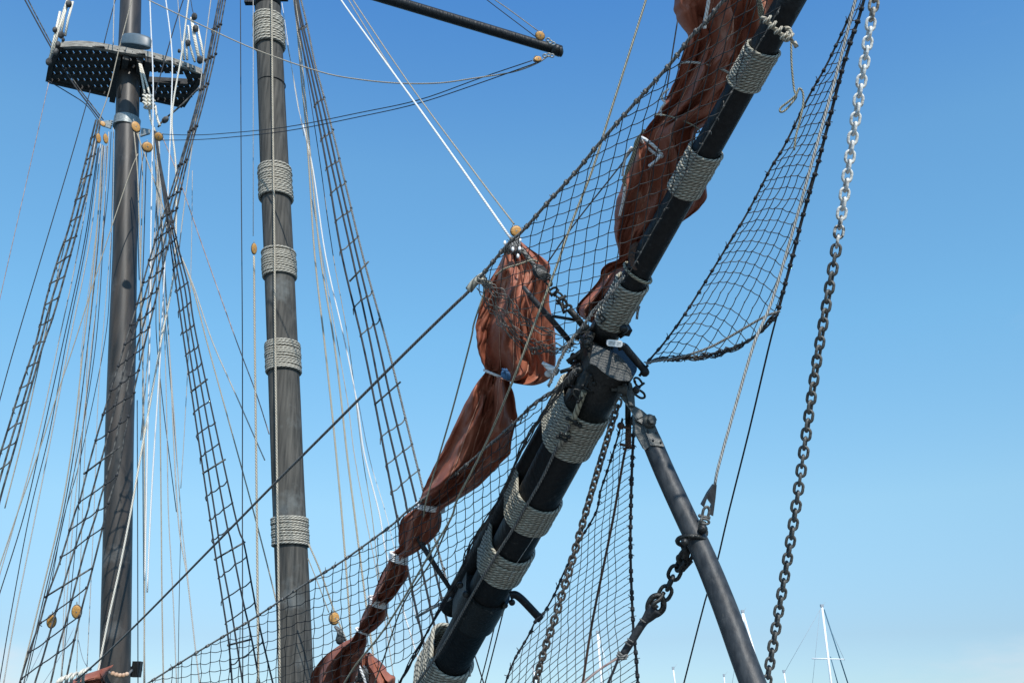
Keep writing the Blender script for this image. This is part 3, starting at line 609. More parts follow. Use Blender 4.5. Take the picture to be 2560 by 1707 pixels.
# ================================================================== nets
def pline(pts, per=8): return crom([np.array(p, float) for p in pts], per)
def net(label, fn, arange, brange, pg, cf, rad, mt, edges, amp=1.5, extra=None, knots=True, mt_edge='greyrope', erad=3.0, group=None, jit=1.2, sagdir=(0, 1), nubs=38):
    org = P(pg[0][0], pg[0][1], cf(pg[0][0], pg[0][1])); t = thing('net', label, 'net', org, group)
    J = {}
    def node(a_, b_):
        if (a_, b_) not in J: J[(a_, b_)] = rng.normal(0, jit, 2)
        x, y = fn(a_, b_); j = J[(a_, b_)]; return np.array([x+j[0], y+j[1]])
    b = MB(); K = set()
    def run_line(seq):
        # seq: nodes along a strand; 4 substeps per cell with a slight sag, clipped by the outline
        pts = []
        for i in range(len(seq)-1):
            p0, p1 = node(*seq[i]), node(*seq[i+1])
            for k in range(4):
                t_ = k/4; w_ = math.sin(math.pi*t_)*amp*(1+.5*math.sin(seq[i][0]*3.1+seq[i][1]*1.7)); pts.append(p0+(p1-p0)*t_+np.array(sagdir)*w_)
        pts.append(node(*seq[-1])); cur = []
        def clip(pi, po):
            for _ in range(6):
                m_ = (pi+po)/2
                if inpoly(m_[0], m_[1], pg): pi = m_
                else: po = m_
            return pi
        prev = None; pin = False
        for p_ in pts:
            ins = inpoly(p_[0], p_[1], pg)
            if ins and not pin and prev is not None: cur = [clip(p_, prev)]
            if ins: cur.append(p_)
            if not ins and pin:
                cur.append(clip(prev, p_))
                if len(cur) > 2: b.tube([P(q_[0], q_[1], cf(*q_)) for q_ in cur], rad, 5, cap=False)
                cur = []
            prev = p_; pin = ins
        if len(cur) > 2: b.tube([P(q_[0], q_[1], cf(*q_)) for q_ in cur], rad, 5, cap=False)
    A, B_ = list(range(*arange)), list(range(*brange))
    for a_ in A: run_line([(a_, k) for k in B_])
    for k in B_: run_line([(a_, k) for a_ in A])
    if knots:
        for a_ in A:
            for k in B_:
                p_ = node(a_, k)
                if inpoly(p_[0], p_[1], pg): b.ball(P(p_[0], p_[1], cf(*p_)), rad*1.7, n=5, m=4)
    b.build('mesh', mt, t)
    for e in edges:
        pts, wpx, mm = e; q = pline(pts, 6); b = MB(); cm = cf(*pts[0])
        b.tube([P(x, y, cf(x, y)) for x, y in q], wpx/2*cm/F, 8)
        L_ = np.concatenate([[0], np.cumsum(np.linalg.norm(np.diff(q, axis=0), axis=1))])
        for s_ in np.arange(10, L_[-1], nubs):
            s2 = s_+rng.uniform(-8, 8); x = np.interp(s2, L_, q[:, 0]); y = np.interp(s2, L_, q[:, 1]); x2 = np.interp(s2+9, L_, q[:, 0]); y2 = np.interp(s2+9, L_, q[:, 1])
            b.tube([P(x, y, cf(x, y)), P(x2, y2, cf(x2, y2))], wpx*.82*cm/F, 7)
            an = rng.uniform(0, 6.28); b.tube([P(x, y, cf(x, y)-.01), P(x+4*math.cos(an), y+4*math.sin(an), cf(x, y)-.02), P(x+10*math.cos(an+.5), y+10*math.sin(an+.5), cf(x, y)-.02)], 1.1*cm/F, 5)
        b.build('edge_rope', mm, t)
    if extra: extra(t, cf)
    return t
# upper left net, between its edge rope and the jibboom
E1 = [(1200, 694), (1238, 648), (1270, 610), (1290, 592), (1302, 582), (1334, 547), (1370, 506), (1443, 426), (1498, 359), (1582, 264), (1675, 161), (1727, 93), (1762, 58), (1806, 5), (1850, -40)]
low1 = [(1930, 60), (1874, 150), (1816, 250), (1770, 335), (1716, 430), (1664, 520), (1620, 600), (1569, 690), (1545, 745), (1500, 800), (1450, 845), (1410, 868), (1370, 868), (1330, 850), (1295, 815), (1260, 775), (1235, 735)]
pg1 = [tuple(p) for p in pline(E1, 3)]+[(1982, -40)]+[tuple(p) for p in pline(low1, 3)]
def f1(a_, k):
    sl = 0.25+.0009*k*abs(k); x0 = 1150+29.5*a_; y = 930-31.5*k+.23*k*k-sl*29.5*a_; x = x0+.30*k*k-.10*31.5*max(0, 6-k)*.3
    # strands gather towards the lower corner
    if k < 7: y += (7-k)*1.5
    return x, y
c1 = lambda x, y: cj(x, y)-.15-0.10*min(1, max(0, (1700-x)/500))
def ex1(t, cf):
    b = MB()
    # bunched lower hem
    base = pline([(1205, 705), (1228, 755), (1262, 806), (1300, 846), (1345, 868), (1395, 872), (1440, 862)], 10)
    for i in range(9):
        off = rng.uniform(-16, 14); ph = rng.rand()*6; fr = rng.uniform(.35, .7)
        pts = [(p[0]+.7*off+5*math.sin(fr*k+ph), p[1]-off*.8+5*math.cos(fr*k*1.3+ph)) for k, p in enumerate(base)]
        b.tube([P(x, y, cf(x, y)-.03*rng.rand()) for x, y in pts], .0042, 5, sub=2)
    base2 = pline([(1198, 690), (1240, 720), (1275, 755), (1300, 790), (1340, 815), (1400, 838)], 10)
    for i in range(4):
        off = rng.uniform(-10, 10); ph = rng.rand()*6
        b.tube([P(p[0]+off+6*math.sin(.5*k+ph), p[1]-off+5*math.cos(.6*k+ph), cf(*p)-.02) for k, p in enumerate(base2)], .0045, 5, sub=2)
    b.build('bunched_hem', 'net_old', t)
    b = MB(); pts = [(1560, 690), (1520, 742), (1490, 770), (1460, 812), (1438, 838), (1418, 868), (1400, 900), (1385, 935), (1372, 965)]
    for i in range(3): b.tube([P(x+3*math.sin(k*2+i*2), y+3*math.cos(k*2+i*2), 7.15) for k, (x, y) in enumerate(pline(pts, 5))], .010-.002*i, 6)
    b.build('lacing', 'greyrope', t)
net('large dark net stretched between a grey edge rope and the black jibboom', f1, (-6, 34), (-1, 38), pg1, c1, .0034, 'net', [(E1, 7.5, 'greyrope'), ([(1950, 20), (1866, 165), (1768, 340), (1670, 510), (1572, 685)], 3.0, 'net_old')], amp=1.6, extra=ex1)
# lower left net beside the bowsprit
E2 = [(1440, 925), (1405, 965), (1337, 1009), (1275, 1066), (1185, 1145), (1076, 1233), (1016, 1279), (978, 1313), (863, 1397), (803, 1435), (749, 1468), (640, 1541), (490, 1631), (368, 1708), (300, 1750)]
R2 = [(1430, 935), (1375, 1010), (1310, 1110), (1262, 1220), (1225, 1288), (1179, 1359), (1144, 1443), (1065, 1585), (1000, 1705), (975, 1750)]
pg2 = [tuple(p) for p in pline(E2, 3)]+[tuple(p) for p in pline(R2[::-1], 3)]
def f2(a_, k):
    x = 330+24.5*a_*(1-.0012*a_); dx = x-500; s_ = .13*dx+.00034*max(dx, 0)**2; y = 1730-24.2*k-s_; x2 = x-.10*24*(k-s_/24)*(-.35)-(.06*(1600-y) if x > 900 else .06*(1600-y)*max(0, (x-600)/300))*.5
    return x2, y
def c2(x, y):
    base = cj(x, y); t_ = min(1, max(0, (1250-x)/900)); return (cdep(along(s_at(min(max(y, 900), 1750))))+.02)*(1-t_)+11.0*t_ if x < 1250 else cdep(along(s_at(min(max(y, 900), 1750))))-.02
_tab_y = np.linspace(850, 1800, 60); _tab_c = [cdep(along(s_at(v))) for v in _tab_y]
def c2(x, y):
    cb = float(np.interp(y, _tab_y, _tab_c)); xr = float(np.interp(y, [p[1] for p in R2], [p[0] for p in R2])); d_ = max(0, xr-x); return cb-.18+(10.6-cb)*min(1, d_/1100)*1.0
def ex2(t, cf):
    b = MB()
    for i in range(3):
        q_ = pline(R2[:9], 8); ph = i*2
        b.tube([P(p[0]+4*math.sin(.7*k+ph)+(i-1)*2, p[1]+4*math.cos(.5*k+ph), cf(*p)-.02) for k, p in enumerate(q_)], .006, 5)
    b.build('lacing', 'net', t)
    b = MB(); q_ = pline([(1440, 925), (1405, 965), (1337, 1012), (1275, 1080), (1215, 1190)], 8)
    for i in range(4):
        ph = rng.rand()*6; b.tube([P(p[0]+7*math.sin(.8*k+ph), p[1]+6*math.cos(.8*k+ph), cf(*p)-.02) for k, p in enumerate(q_[:24])], .0045, 5)
    b.build('bunched_hem', 'net_old', t)
net('wide dark net hanging from a grey edge rope left of the thick bowsprit', f2, (0, 46), (-3, 34), pg2, c2, .0037, 'net', [(E2, 6.0, 'greyrope'), (R2, 5.0, 'net')], amp=2.6, extra=ex2, jit=1.4)
# right upper net
L3 = [(2146, -30), (2138, 8), (2072, 152), (2023, 240), (1961, 365), (1928, 419), (1871, 528), (1825, 604), (1765, 702), (1713, 784), (1664, 852), (1616, 908)]
R3 = [(2168, -30), (2160, 0), (2146, 49), (2121, 123), (2097, 207), (2072, 305), (2042, 419), (2007, 541), (1985, 628), (1969, 688), (1942, 790)]
B3 = [(1942, 790), (1905, 828), (1850, 862), (1780, 886), (1720, 896), (1665, 898), (1616, 908)]
pg3 = [tuple(p) for p in pline(L3, 3)]+[tuple(p) for p in pline(B3[::-1], 3)][1:-1]+[tuple(p) for p in pline(R3[::-1], 3)]
l3 = pline(L3, 12); l3s = np.concatenate([[0], np.cumsum(np.linalg.norm(np.diff(l3, axis=0), axis=1))])
def f3(a_, k):
    s_ = 30*k; tb = min(1.15, max(0, s_/l3s[-1])); x = np.interp(s_, l3s, l3[:, 0]); y = np.interp(s_, l3s, l3[:, 1])
    if s_ > l3s[-1]: x -= (s_-l3s[-1])*.66; y += (s_-l3s[-1])*.75
    ax_ = a_*(13+11*tb)
    return x+ax_*(1.0-.12*tb), y-.33*ax_+(.0006+.0042*tb**1.5)*ax_*ax_
c3 = lambda x, y: 7.25-.45*(900-y)/900
def ex3(t, cf):
    b = MB(); q_ = pline([(1940, 788), (1900, 832), (1850, 866), (1780, 890), (1720, 898), (1665, 900), (1618, 908)], 9)
    for i in range(9):
        ph = rng.rand()*6; am = rng.uniform(3, 9); fr = rng.uniform(.45, .9)
        b.tube([P(p[0]+am*math.sin(fr*k+ph), p[1]-3+am*math.cos(fr*1.2*k+ph)*min(1, (len(q_)-k)/12), cf(*p)-.03*rng.rand()) for k, p in enumerate(q_)], .0042, 5)
    b.build('bunched_hem', 'net', t)
    b = MB(); q_ = pline([(1950, 778), (1915, 790), (1870, 815), (1810, 850), (1765, 872), (1700, 893), (1640, 902), (1614, 908)], 8); b.tube([P(p[0], p[1], cf(*p)-.05) for p in q_], .009, 7); b.build('foot_rope', 'greyrope', t)
net('narrow dark net right of the jibboom tapering to the top edge beside the heavy chain', f3, (-1, 14), (-1, 44), pg3, c3, .0034, 'net', [(L3, 5.5, 'dark'), (R3, 8.0, 'dark'), (B3, 5.0, 'dark')], amp=2.2, extra=ex3, jit=1.2, nubs=34)
# lower net under the bowsprit
L4 = [(1556, 1045), (1545, 1090), (1522, 1165), (1502, 1225), (1490, 1280), (1450, 1350), (1410, 1430), (1386, 1485), (1358, 1533), (1340, 1550), (1320, 1590), (1285, 1650), (1262, 1712), (1250, 1745)]
R4 = [(1586, 1045), (1582, 1120), (1579, 1200), (1577, 1280), (1576, 1350), (1577, 1420), (1580, 1500), (1584, 1580), (1590, 1640), (1597, 1745)]
pg4 = [tuple(p) for p in pline(L4, 3)]+[tuple(p) for p in pline(R4[::-1], 3)]
def f4(a_, k):
    y0 = 1030+17.5*k; xr = np.interp(y0, [p[1] for p in R4], [p[0] for p in R4]); sp = 15+5.5*min(1, max(0, (y0-1050)/450)); dx = a_*sp
    return xr-dx+2.2*math.sin(k*.55+a_*.8), y0+.66*dx+.0006*dx*dx
c4 = lambda x, y: 7.75+.25*(y-1050)/650
net('fine dark diamond net under the bowsprit behind the thinner chain', f4, (0, 20), (-14, 42), pg4, c4, .0029, 'net', [(L4, 4.5, 'dark'), (R4, 7.0, 'dark')], amp=.5, knots=True, jit=.7, nubs=26)
# ================================================================== furled sails
def sail(label, secs, cf, df, name='furled_sail', nth=180, seed=1, pleat=1.0, group=None, folds=0, seams=0):
    rg = np.random.RandomState(seed)
    S = crom([np.array(s_[:4], float) for s_ in secs], 16); n = len(S)
    mid = np.array([(s_[0]+s_[2], s_[1]+s_[3]) for s_ in S])/2
    th = np.linspace(0, 2*math.pi, nth, endpoint=False); ph = rg.rand(16)*6.28
    W = np.array([math.hypot(s_[2]-s_[0], s_[3]-s_[1]) for s_ in S]); arc = np.concatenate([[0], np.cumsum(np.hypot(*(np.diff(mid, axis=0).T)))])/90.0
    WV = []
    for lam, am, sp_ in ((95, .17, .18), (62, .16, .30), (41, .15, .26), (27, .14, .22), (17, .11, .3), (120, .10, 1.1), (58, .07, .9)):
        for k_ in range(2): an = rg.uniform(-sp_, sp_); WV.append((math.cos(an)/lam, math.sin(an)/lam, am*lam*(.7 if k_ else 1), rg.rand()*9, lam > 50 and sp_ > .8))
    def crease(u, s_, nar, q, W_=110.0):
        # flat facets of cloth meeting in straight sharp creases, mostly running along the bundle
        X = u*.5*math.sqrt(W_*130.0)+14*math.sin(s_*1.3+ph[0])+q*300; Y_ = s_*90+10*math.sin(s_*2+u*2+ph[1]); v = 0
        X += 9*mnoise.noise(Vector((u*1.7, s_*.9, seed))); Y_ += 14*mnoise.noise(Vector((u*2.1, s_*1.1, seed+5)))
        for kx, ky, am, p_, cross in WV:
            z = (X*kx+Y_*ky+p_) % 1.0; tri = 1-abs(2*z-1)*2; v += am*tri*((1-.85*nar) if cross else 1)
        return v/max(22.0, W_*.5)*3.5
    b = MB(); V = []; rows = []
    for i in range(n):
        Lx, Ly, Rx, Ry = S[i]; c_ = cf(*(mid[i])); a_ = P(Lx, Ly, c_); e_ = P(Rx, Ry, c_); C_ = (a_+e_)/2; h = (e_-a_)/2; hl = np.linalg.norm(h); dv = FW*hl; s_ = arc[i]
        nar = min(1.0, 42/max(W[i], 20)); rows.append((C_, h, hl, s_, nar))
        for t in th:
            u = math.cos(t); fr_ = math.sin(t) < 0; wv = crease(u, s_, nar, 0 if fr_ else 1, W[i]); ed = abs(math.sin(t))**.6
            rag = 1+.035*mnoise.noise(Vector((s_*3.5, u*2, seed)))
            V.append(C_+h*u*rag+dv*df*math.sin(t)+dv*.46*pleat*wv*ed*(-1 if fr_ else 1))
    Fc = []
    for i in range(n-1):
        for j in range(nth): Fc.append((i*nth+j, (i+1)*nth+j, (i+1)*nth+(j+1) % nth, i*nth+(j+1) % nth))
    Fc.append(tuple(range(nth))); Fc.append(tuple((n-1)*nth+j for j in range(nth-1, -1, -1)))
    t_ = thing(name, label, 'sail', V[0], group); b.add(V, Fc); b.build('canvas', 'canvas', t_)
    # loose laps of cloth whose free edge stands off the bundle
    for k in range(folds):
        i0 = rg.randint(4, n-50); L_ = rg.randint(26, 60); i1 = min(n-4, i0+L_); u0 = rg.uniform(-.85, .35); wd = rg.uniform(.25, .55); sg = rg.choice([-1, 1]); dr = rg.uniform(-.35, .35)
        nc = 12; vv = []
        for i in range(i0, i1+1):
            C_, h, hl, s_, nar = rows[i]; tt = (i-i0)/(i1-i0); env = math.sin(math.pi*tt)**.7
            for j in range(nc):
                q = j/(nc-1); qq = q if sg > 0 else 1-q; u = max(-.97, min(.97, u0+dr*(tt-.5)+wd*env*(q-.5)*2*.5+wd*.5)); base = df*math.sqrt(max(0, 1-u*u))
                lift = (.10+.30*qq**1.5+.10*math.sin(3*s_+5*q+k))*env+.03*mnoise.noise(Vector((q*4, s_*6, k)))
                w0 = crease(u, s_, nar, 0, W[i]); vv.append(C_+h*u-FW*hl*(base+.46*pleat*w0*.55+lift-.10))
        m_ = i1-i0+1; ff = [(i*nc+j, i*nc+j+1, (i+1)*nc+j+1, (i+1)*nc+j) for i in range(m_-1) for j in range(nc-1)]
        b = MB(); b.add(vv, ff); b.build('cloth_fold', 'canvas', t_)
    for k in range(seams):
        u = -.45+.8*k/max(1, seams-1)+rg.uniform(-.05, .05); pts = []
        for i in range(0, n, 2):
            C_, h, hl, s_, nar = rows[i]; pts.append(C_+h*(u+.1*math.sin(s_))-FW*hl*(df*math.sqrt(1-u*u)+.46*pleat*crease(u+.1*math.sin(s_), s_, nar, 0, W[i])*(1-u*u)**.3+.02))
        b = MB(); b.tube(pts, .0045, 5); b.build('seam', 'seam', t_)
    return t_
def tie(t_, L_, R_, cf, wpx, mt, turns=1, df=.5, tails=True, dy=6):
    b = MB()
    for k in range(turns):
        o_ = dy*(k-(turns-1)/2); c_ = cf((L_[0]+R_[0])/2, (L_[1]+R_[1])/2); a_ = P(L_[0]-3, L_[1]+o_, c_); e_ = P(R_[0]+3, R_[1]+o_, c_); C_ = (a_+e_)/2; h = (e_-a_)/2; dv = FW*np.linalg.norm(h)*(df+.3)
        b.tube([C_+h*math.cos(t)+dv*math.sin(t) for t in np.linspace(0, 2*math.pi, 40, endpoint=False)], wpx/2*c_/F, 8, closed=True)
    return b.build('tie', mt, t_)
cA = lambda x, y: (cj(x, y)+.42 if y < 1000 else cj(x, 1000)+.42+(y-1000)/700*2.2)
def cA(x, y):
    return float(np.interp(y, [560, 800, 1000, 1270, 1500, 1720], [7.95, 8.0, 8.15, 8.7, 9.5, 10.6]))
SA = [(1288, 596, 1298, 600), (1264, 628, 1312, 612), (1242, 672, 1345, 636), (1216, 715, 1374, 662), (1200, 765, 1374, 700), (1190, 812, 1374, 760), (1191, 850, 1386, 820), (1196, 880, 1389, 875), (1203, 900, 1388, 915), (1209, 914, 1376, 944), (1213, 922, 1335, 963), (1215, 925, 1290, 958), (1215, 928, 1277, 953),
      (1210, 934, 1276, 962), (1190, 960, 1285, 985), (1167, 1000, 1292, 1030), (1140, 1055, 1292, 1055), (1115, 1108, 1280, 1095), (1090, 1155, 1275, 1132), (1068, 1200, 1245, 1165), (1055, 1232, 1200, 1212), (1048, 1252, 1150, 1245), (1045, 1264, 1108, 1272),
      (1030, 1276, 1104, 1286), (1005, 1296, 1104, 1306), (997, 1325, 1095, 1332), (996, 1350, 1065, 1362), (997, 1366, 1035, 1383), (985, 1378, 1016, 1393), (977, 1388, 1015, 1404), (968, 1408, 1021, 1422), (953, 1435, 1020, 1442), (942, 1462, 1003, 1466), (935, 1482, 985, 1492), (930, 1498, 966, 1510),
      (920, 1510, 968, 1526), (908, 1532, 964, 1545), (901, 1552, 945, 1565), (898, 1566, 925, 1580), (893, 1574, 917, 1586), (880, 1594, 917, 1606), (855, 1608, 912, 1625), (820, 1632, 905, 1645), (798, 1655, 898, 1662), (780, 1680, 892, 1684), (775, 1708, 884, 1708), (772, 1740, 880, 1740), (770, 1780, 880, 1780)]
sA = sail('lower red-brown sail bundled under the block and tied with white rope at several narrow waists', SA, cA, .36, seed=3, folds=6, seams=3)
tie(sA, (1214, 925), (1277, 952), cA, 7, 'white'); tie(sA, (1045, 1262), (1106, 1272), cA, 9, 'white', 2, dy=6); tie(sA, (979, 1388), (1015, 1400), cA, 7, 'white', 4, dy=5)
tie(sA, (925, 1497), (966, 1512), cA, 6, 'white', 4, dy=4); tie(sA, (893, 1570), (919, 1583), cA, 6, 'white', 1)
b = MB(); cc = 7.72
b.tube([P(x, y, cc) for x, y in ((1298, 640), (1305, 700), (1312, 735), (1326, 780), (1337, 830), (1338, 865), (1350, 895), (1358, 908))], .0085, 8, sub=5); b.build('bolt_rope', 'canvas', sA)
b = MB(); b.tube([P(1356, 906, cc), P(1375, 920, cc-.02), P(1393, 930, cc-.05)], [.012, .026, .032], 10, sub=3); b.ball(P(1372, 934, cc), (.035, .01, .03)); b.build('clew_strop', 'white', sA)
b = MB(); q = P(1333, 880, 7.66); b.tube([q+.012*(math.cos(t)*RT+math.sin(t)*UP*1.3) for t in np.linspace(0, 2*math.pi, 16, endpoint=False)], .004, 6, closed=True); b.build('grommet', 'cream', sA)
b = MB(); b.ball(P(1263, 935, 7.82), (.035, .02, .045)); 
for k in range(3): b.tube([P(1255+5*k, 922, 7.8), P(1266+4*k, 930+3*k, 7.78), P(1268+3*k, 950, 7.8)], .008, 6, sub=3)
b.build('line_knot', 'blue', sA)
# small patch of the same sail behind its foot
SB2 = [(905, 1640, 925, 1632), (900, 1658, 940, 1652), (895, 1675, 972, 1682), (890, 1690, 988, 1692), (888, 1720, 985, 1720), (888, 1750, 985, 1750)]
sC = sail('small fold of red-brown sail right of the lowest bundle at the bottom edge', SB2, lambda x, y: 11.0, .3, seed=9)
b = MB(); b.tube([P(896, 1662, 10.7), P(905, 1682, 10.7), P(913, 1705, 10.7), P(916, 1730, 10.7)], .016, 8, sub=3); b.build('tie', 'white', sC)
b = MB()
for k in range(8): b.tube([P(885+4*k, 1662+5*(k % 3), 10.75), P(897+3*k, 1680, 10.72), P(884+5*k, 1705, 10.75)], .011, 6, sub=4)
b.build('lashing', 'greyrope', sC)
# upper sail on the jibboom
SBm = [(1692, -70, 1975, -60), (1687, -20, 1962, -10), (1686, 20, 1945, 20), (1688, 42, 1925, 60), (1702, 66, 1905, 95), (1720, 90, 1885, 122), (1712, 118, 1862, 155), (1704, 148, 1838, 184), (1700, 164, 1824, 196),
       (1694, 185, 1818, 222), (1680, 216, 1806, 256), (1665, 248, 1790, 292), (1640, 288, 1762, 316), (1618, 318, 1742, 330), (1602, 342, 1740, 358), (1590, 366, 1758, 405), (1574, 408, 1766, 455), (1556, 458, 1764, 500), (1542, 500, 1742, 528), (1536, 548, 1700, 560), (1538, 592, 1650, 610), (1546, 630, 1618, 652),
       (1545, 648, 1600, 672), (1518, 660, 1585, 688), (1503, 674, 1572, 704), (1500, 694, 1552, 724), (1480, 722, 1535, 748), (1455, 748, 1515, 778), (1441, 770, 1500, 798), (1448, 788, 1486, 810)]
cB = lambda x, y: cj(x, y)+.36
sB = sail('upper red-brown sail furled against the jibboom behind the large net', SBm, cB, .36, seed=12, folds=7, pleat=1.3, seams=3)
tie(sB, (1700, 162), (1822, 193), cB, 6, 'pale'); tie(sB, (1604, 345), (1652, 392), lambda x, y: cB(x, y)-.12, 8, 'white', 1)
tie(sB, (1640, 290), (1745, 330), cB, 4, 'olive')
def cline(t_, pts, c_, wpx, mt, nm='reef_line'):
    b = MB(); b.tube([P(x, y, c_(x, y) if callable(c_) else c_) for x, y in pts], wpx/2*7.2/F, 8, sub=5); return b.build(nm, mt, t_)
cf_ = lambda x, y: cB(x, y)-.27
cline(sB, [(1774, -20), (1772, 0), (1767, 30), (1762, 56), (1762, 72)], cf_, 8, 'white')
cline(sB, [(1672, 222), (1656, 236), (1655, 247), (1662, 258), (1652, 272), (1653, 290)], cf_, 5.5, 'white')
cline(sB, [(1580, 368), (1566, 388), (1560, 410), (1556, 440)], cf_, 6.5, 'white')
cline(sB, [(1562, 468), (1559, 495), (1555, 515), (1549, 540)], cf_, 7.5, 'white')
cline(sB, [(1652, 388), (1640, 402), (1622, 416)], cf_, 7, 'white')
for k in range(3): cline(sB, [(1612-2*k, 325), (1590+2*k, 352+2*k), (1582+3*k, 385), (1566+3*k, 425), (1563-3*k, 450), (1560+3*k, 466)], lambda x, y: cB(x, y)-.27, 5, 'olive', 'leech_rope')
for k in range(3): cline(sB, [(1886+5*k, -20), (1895+4*k, 10), (1898+5*k, 35), (1906-3*k, 60)], lambda x, y: cB(x, y)-.22, 5, 'olive', 'head_rope')
# furled sail on the boom at bottom left, with its spar and parrel beads
SBo = [(40, 1765, 60, 1810), (110, 1735, 130, 1780), (165, 1708, 185, 1760), (215, 1686, 235, 1740), (255, 1672, 268, 1730)]
sD = sail('dark red-brown sail rolled on the boom at the bottom left corner', SBo, lambda x, y: 15.9, .8, seed=21)
for x, y in ((148, 1708), (158, 1704), (172, 1698), (184, 1696), (203, 1688), (214, 1684)):
    b = MB(); b.tube([PY(x-9+2*math.cos(0), y+22, 15.0), PY(x-4, y-3, 14.6), PY(x+6, y-14, 14.8), PY(x+12, y-12, 15.2)], .022, 7, sub=5); b.build('tie', 'cream' if x % 3 else 'white', sD)
b = MB(); b.tube([PY(215, 1700, 18.25), PY(330, 1676, 18.3), PY(350, 1668, 18.4)], .08, 12); b.box(PY(342, 1672, 18.3), np.eye(3), (.07, .07, .13)); tag(b.build('boom', 'black'), 'black boom end crossing the foot of the left mast', 'boom')
pb = thing('parrel', 'string of wooden beads slung round the foot of the left mast', 'beads', PY(300, 1685, 17.6))
b = MB()
for x, y in ((282, 1683), (291, 1686), (300, 1688), (309, 1687.5), (317, 1685)): b.ball(PY(x, y, 17.55), .042)
b.build('bead', 'bead', pb)
b = MB(); b.tube([PY(x, y, Y) for x, y, Y in ((252, 1662, 18.1), (262, 1672, 17.75), (275, 1681, 17.6), (300, 1688, 17.56), (320, 1684, 17.65), (330, 1674, 17.9))], .02, 6, sub=4); b.build('cord', 'greyrope', pb)
# ================================================================== ladders of shrouds and ratlines
def ladder(label, lines, Y, w_, ys, k, mt, mt2, battens=(), sag=3.5, knot=4.0, group=None, cs_=None):
    pos = (lambda x, y: PY(x, y, Y)) if cs_ is None else (lambda x, y: P(x, y, cs_))
    LL = [pline(l, 8) for l in lines]
    t = thing('shroud_ladder', label, 'rigging', pos(*lines[0][-1]), group)
    for l in LL:
        b = MB(); q = [pos(*p) for p in l]; b.tube(q, w_/2*np.mean([cdep(a) for a in q])/F, 6); b.build('shroud', (mt if l is not LL[-1] or k < .77 else 'greyrope'), t)
    X = lambda i, y: float(np.interp(y, LL[i][:, 1], LL[i][:, 0]))
    for y0 in ys:
        nodes = []
        for i in range(len(LL)):
            y = y0
            for _ in range(5): y = y0-k*(X(i, y)-X(0, y0))
            nodes.append(np.array([X(i, y), y])+rng.normal(0, .8, 2))
        b = MB(); pts = []
        for i in range(len(nodes)-1):
            for s_ in np.linspace(0, 1, 7)[:-1]: p = nodes[i]+(nodes[i+1]-nodes[i])*s_; pts.append(pos(p[0], p[1]+sag*math.sin(math.pi*s_)*(.5+rng.rand()*.1+.5*math.sin(y0+i))))
        pts.append(pos(*nodes[-1])); c_ = cdep(pts[0]); b.tube(pts, 3.4/2*c_/F, 6)
        for nd in nodes: b.ball(pos(*nd), knot*.5*c_/F*1.35, n=6, m=5)
        a_ = nodes[0]; b.tube([pos(*a_), pos(a_[0]-3, a_[1]+5), pos(a_[0]+rng.uniform(-4, 4), a_[1]+rng.choice([9, 14, 20]))], [1.9*c_/F, 1.6*c_/F, 1.0*c_/F], 5)
        b.build('ratline', mt2, t)
    for (x0, y0, x1, y1) in battens:
        b = MB(); a_ = pos(x0, y0)-FW*.02; e_ = pos(x1, y1)-FW*.02; b.tube([a_, e_], 2.4*cdep(a_)/F, 8); b.ball(a_, 3*cdep(a_)/F); b.build('batten', 'shroud', t)
    return t
S1 = [[(735, -30), (743, 52), (787, 261), (817, 417), (855, 640), (906, 854), (938, 1010), (980, 1230), (989, 1275), (1021, 1432), (1065, 1634), (1085, 1730)],
      [(738, -30), (752, 60), (801, 285), (832, 427), (880, 640), (926, 854), (957, 1010), (1009, 1230), (1018, 1275), (1046, 1383), (1092, 1590), (1118, 1700)],
      [(740, -30), (757, 60), (812, 285), (844, 427), (893, 640), (945, 854), (980, 1010), (1035, 1230), (1045, 1275), (1072, 1365), (1115, 1540), (1150, 1690)],
      [(745, -30), (768, 65), (787, 158), (809, 240), (831, 327), (855, 425), (907, 640), (966, 854), (1005, 1010), (1059, 1230), (1068, 1275), (1095, 1375), (1135, 1520), (1175, 1690)]]
ladder('dark rope ladder of shrouds just right of the rope-banded mast', S1, 13.2, 5.8, [75, 262, 345, 420, 482, 552, 625, 765, 835, 1092, 1160, 1228, 1480, 1540], .78, 'shroud_dark', 'greyrope', [(876, 702, 922, 654), (938, 1010, 1002, 954)], sag=6, knot=5.5)
S2 = [[(386, 330), (400, 427), (425, 604), (441, 721), (460, 852), (523, 1280), (539, 1389), (556, 1498), (572, 1607), (583, 1740)],
      [(387.5, 330), (401.5, 427), (431, 610), (451, 721), (470, 852), (537, 1280), (553, 1389), (575, 1506), (591, 1604), (612, 1740)],
      [(389, 330), (403, 427), (440, 620), (462, 721), (482, 852), (561, 1280), (577, 1352), (605, 1490), (629, 1596), (655, 1740)],
      [(390.5, 330), (404.5, 427), (447, 623), (472, 721), (493, 852), (586, 1280), (610, 1359), (632, 1476), (650, 1570), (690, 1740)]]
ladder('dark rope ladder of shrouds fanning down between the two masts', S2, 16.5, 4.2, [560, 605, 670, 725, 775, 830, 885, 930, 1028, 1085, 1140, 1238, 1296, 1346, 1440, 1500, 1556, 1660], .7, 'shroud_dark', 'dark', [(479, 979, 520, 947), (509, 1182, 565, 1147), (538, 1397, 614, 1353), (571, 1611, 630, 1596)], sag=5, knot=4)
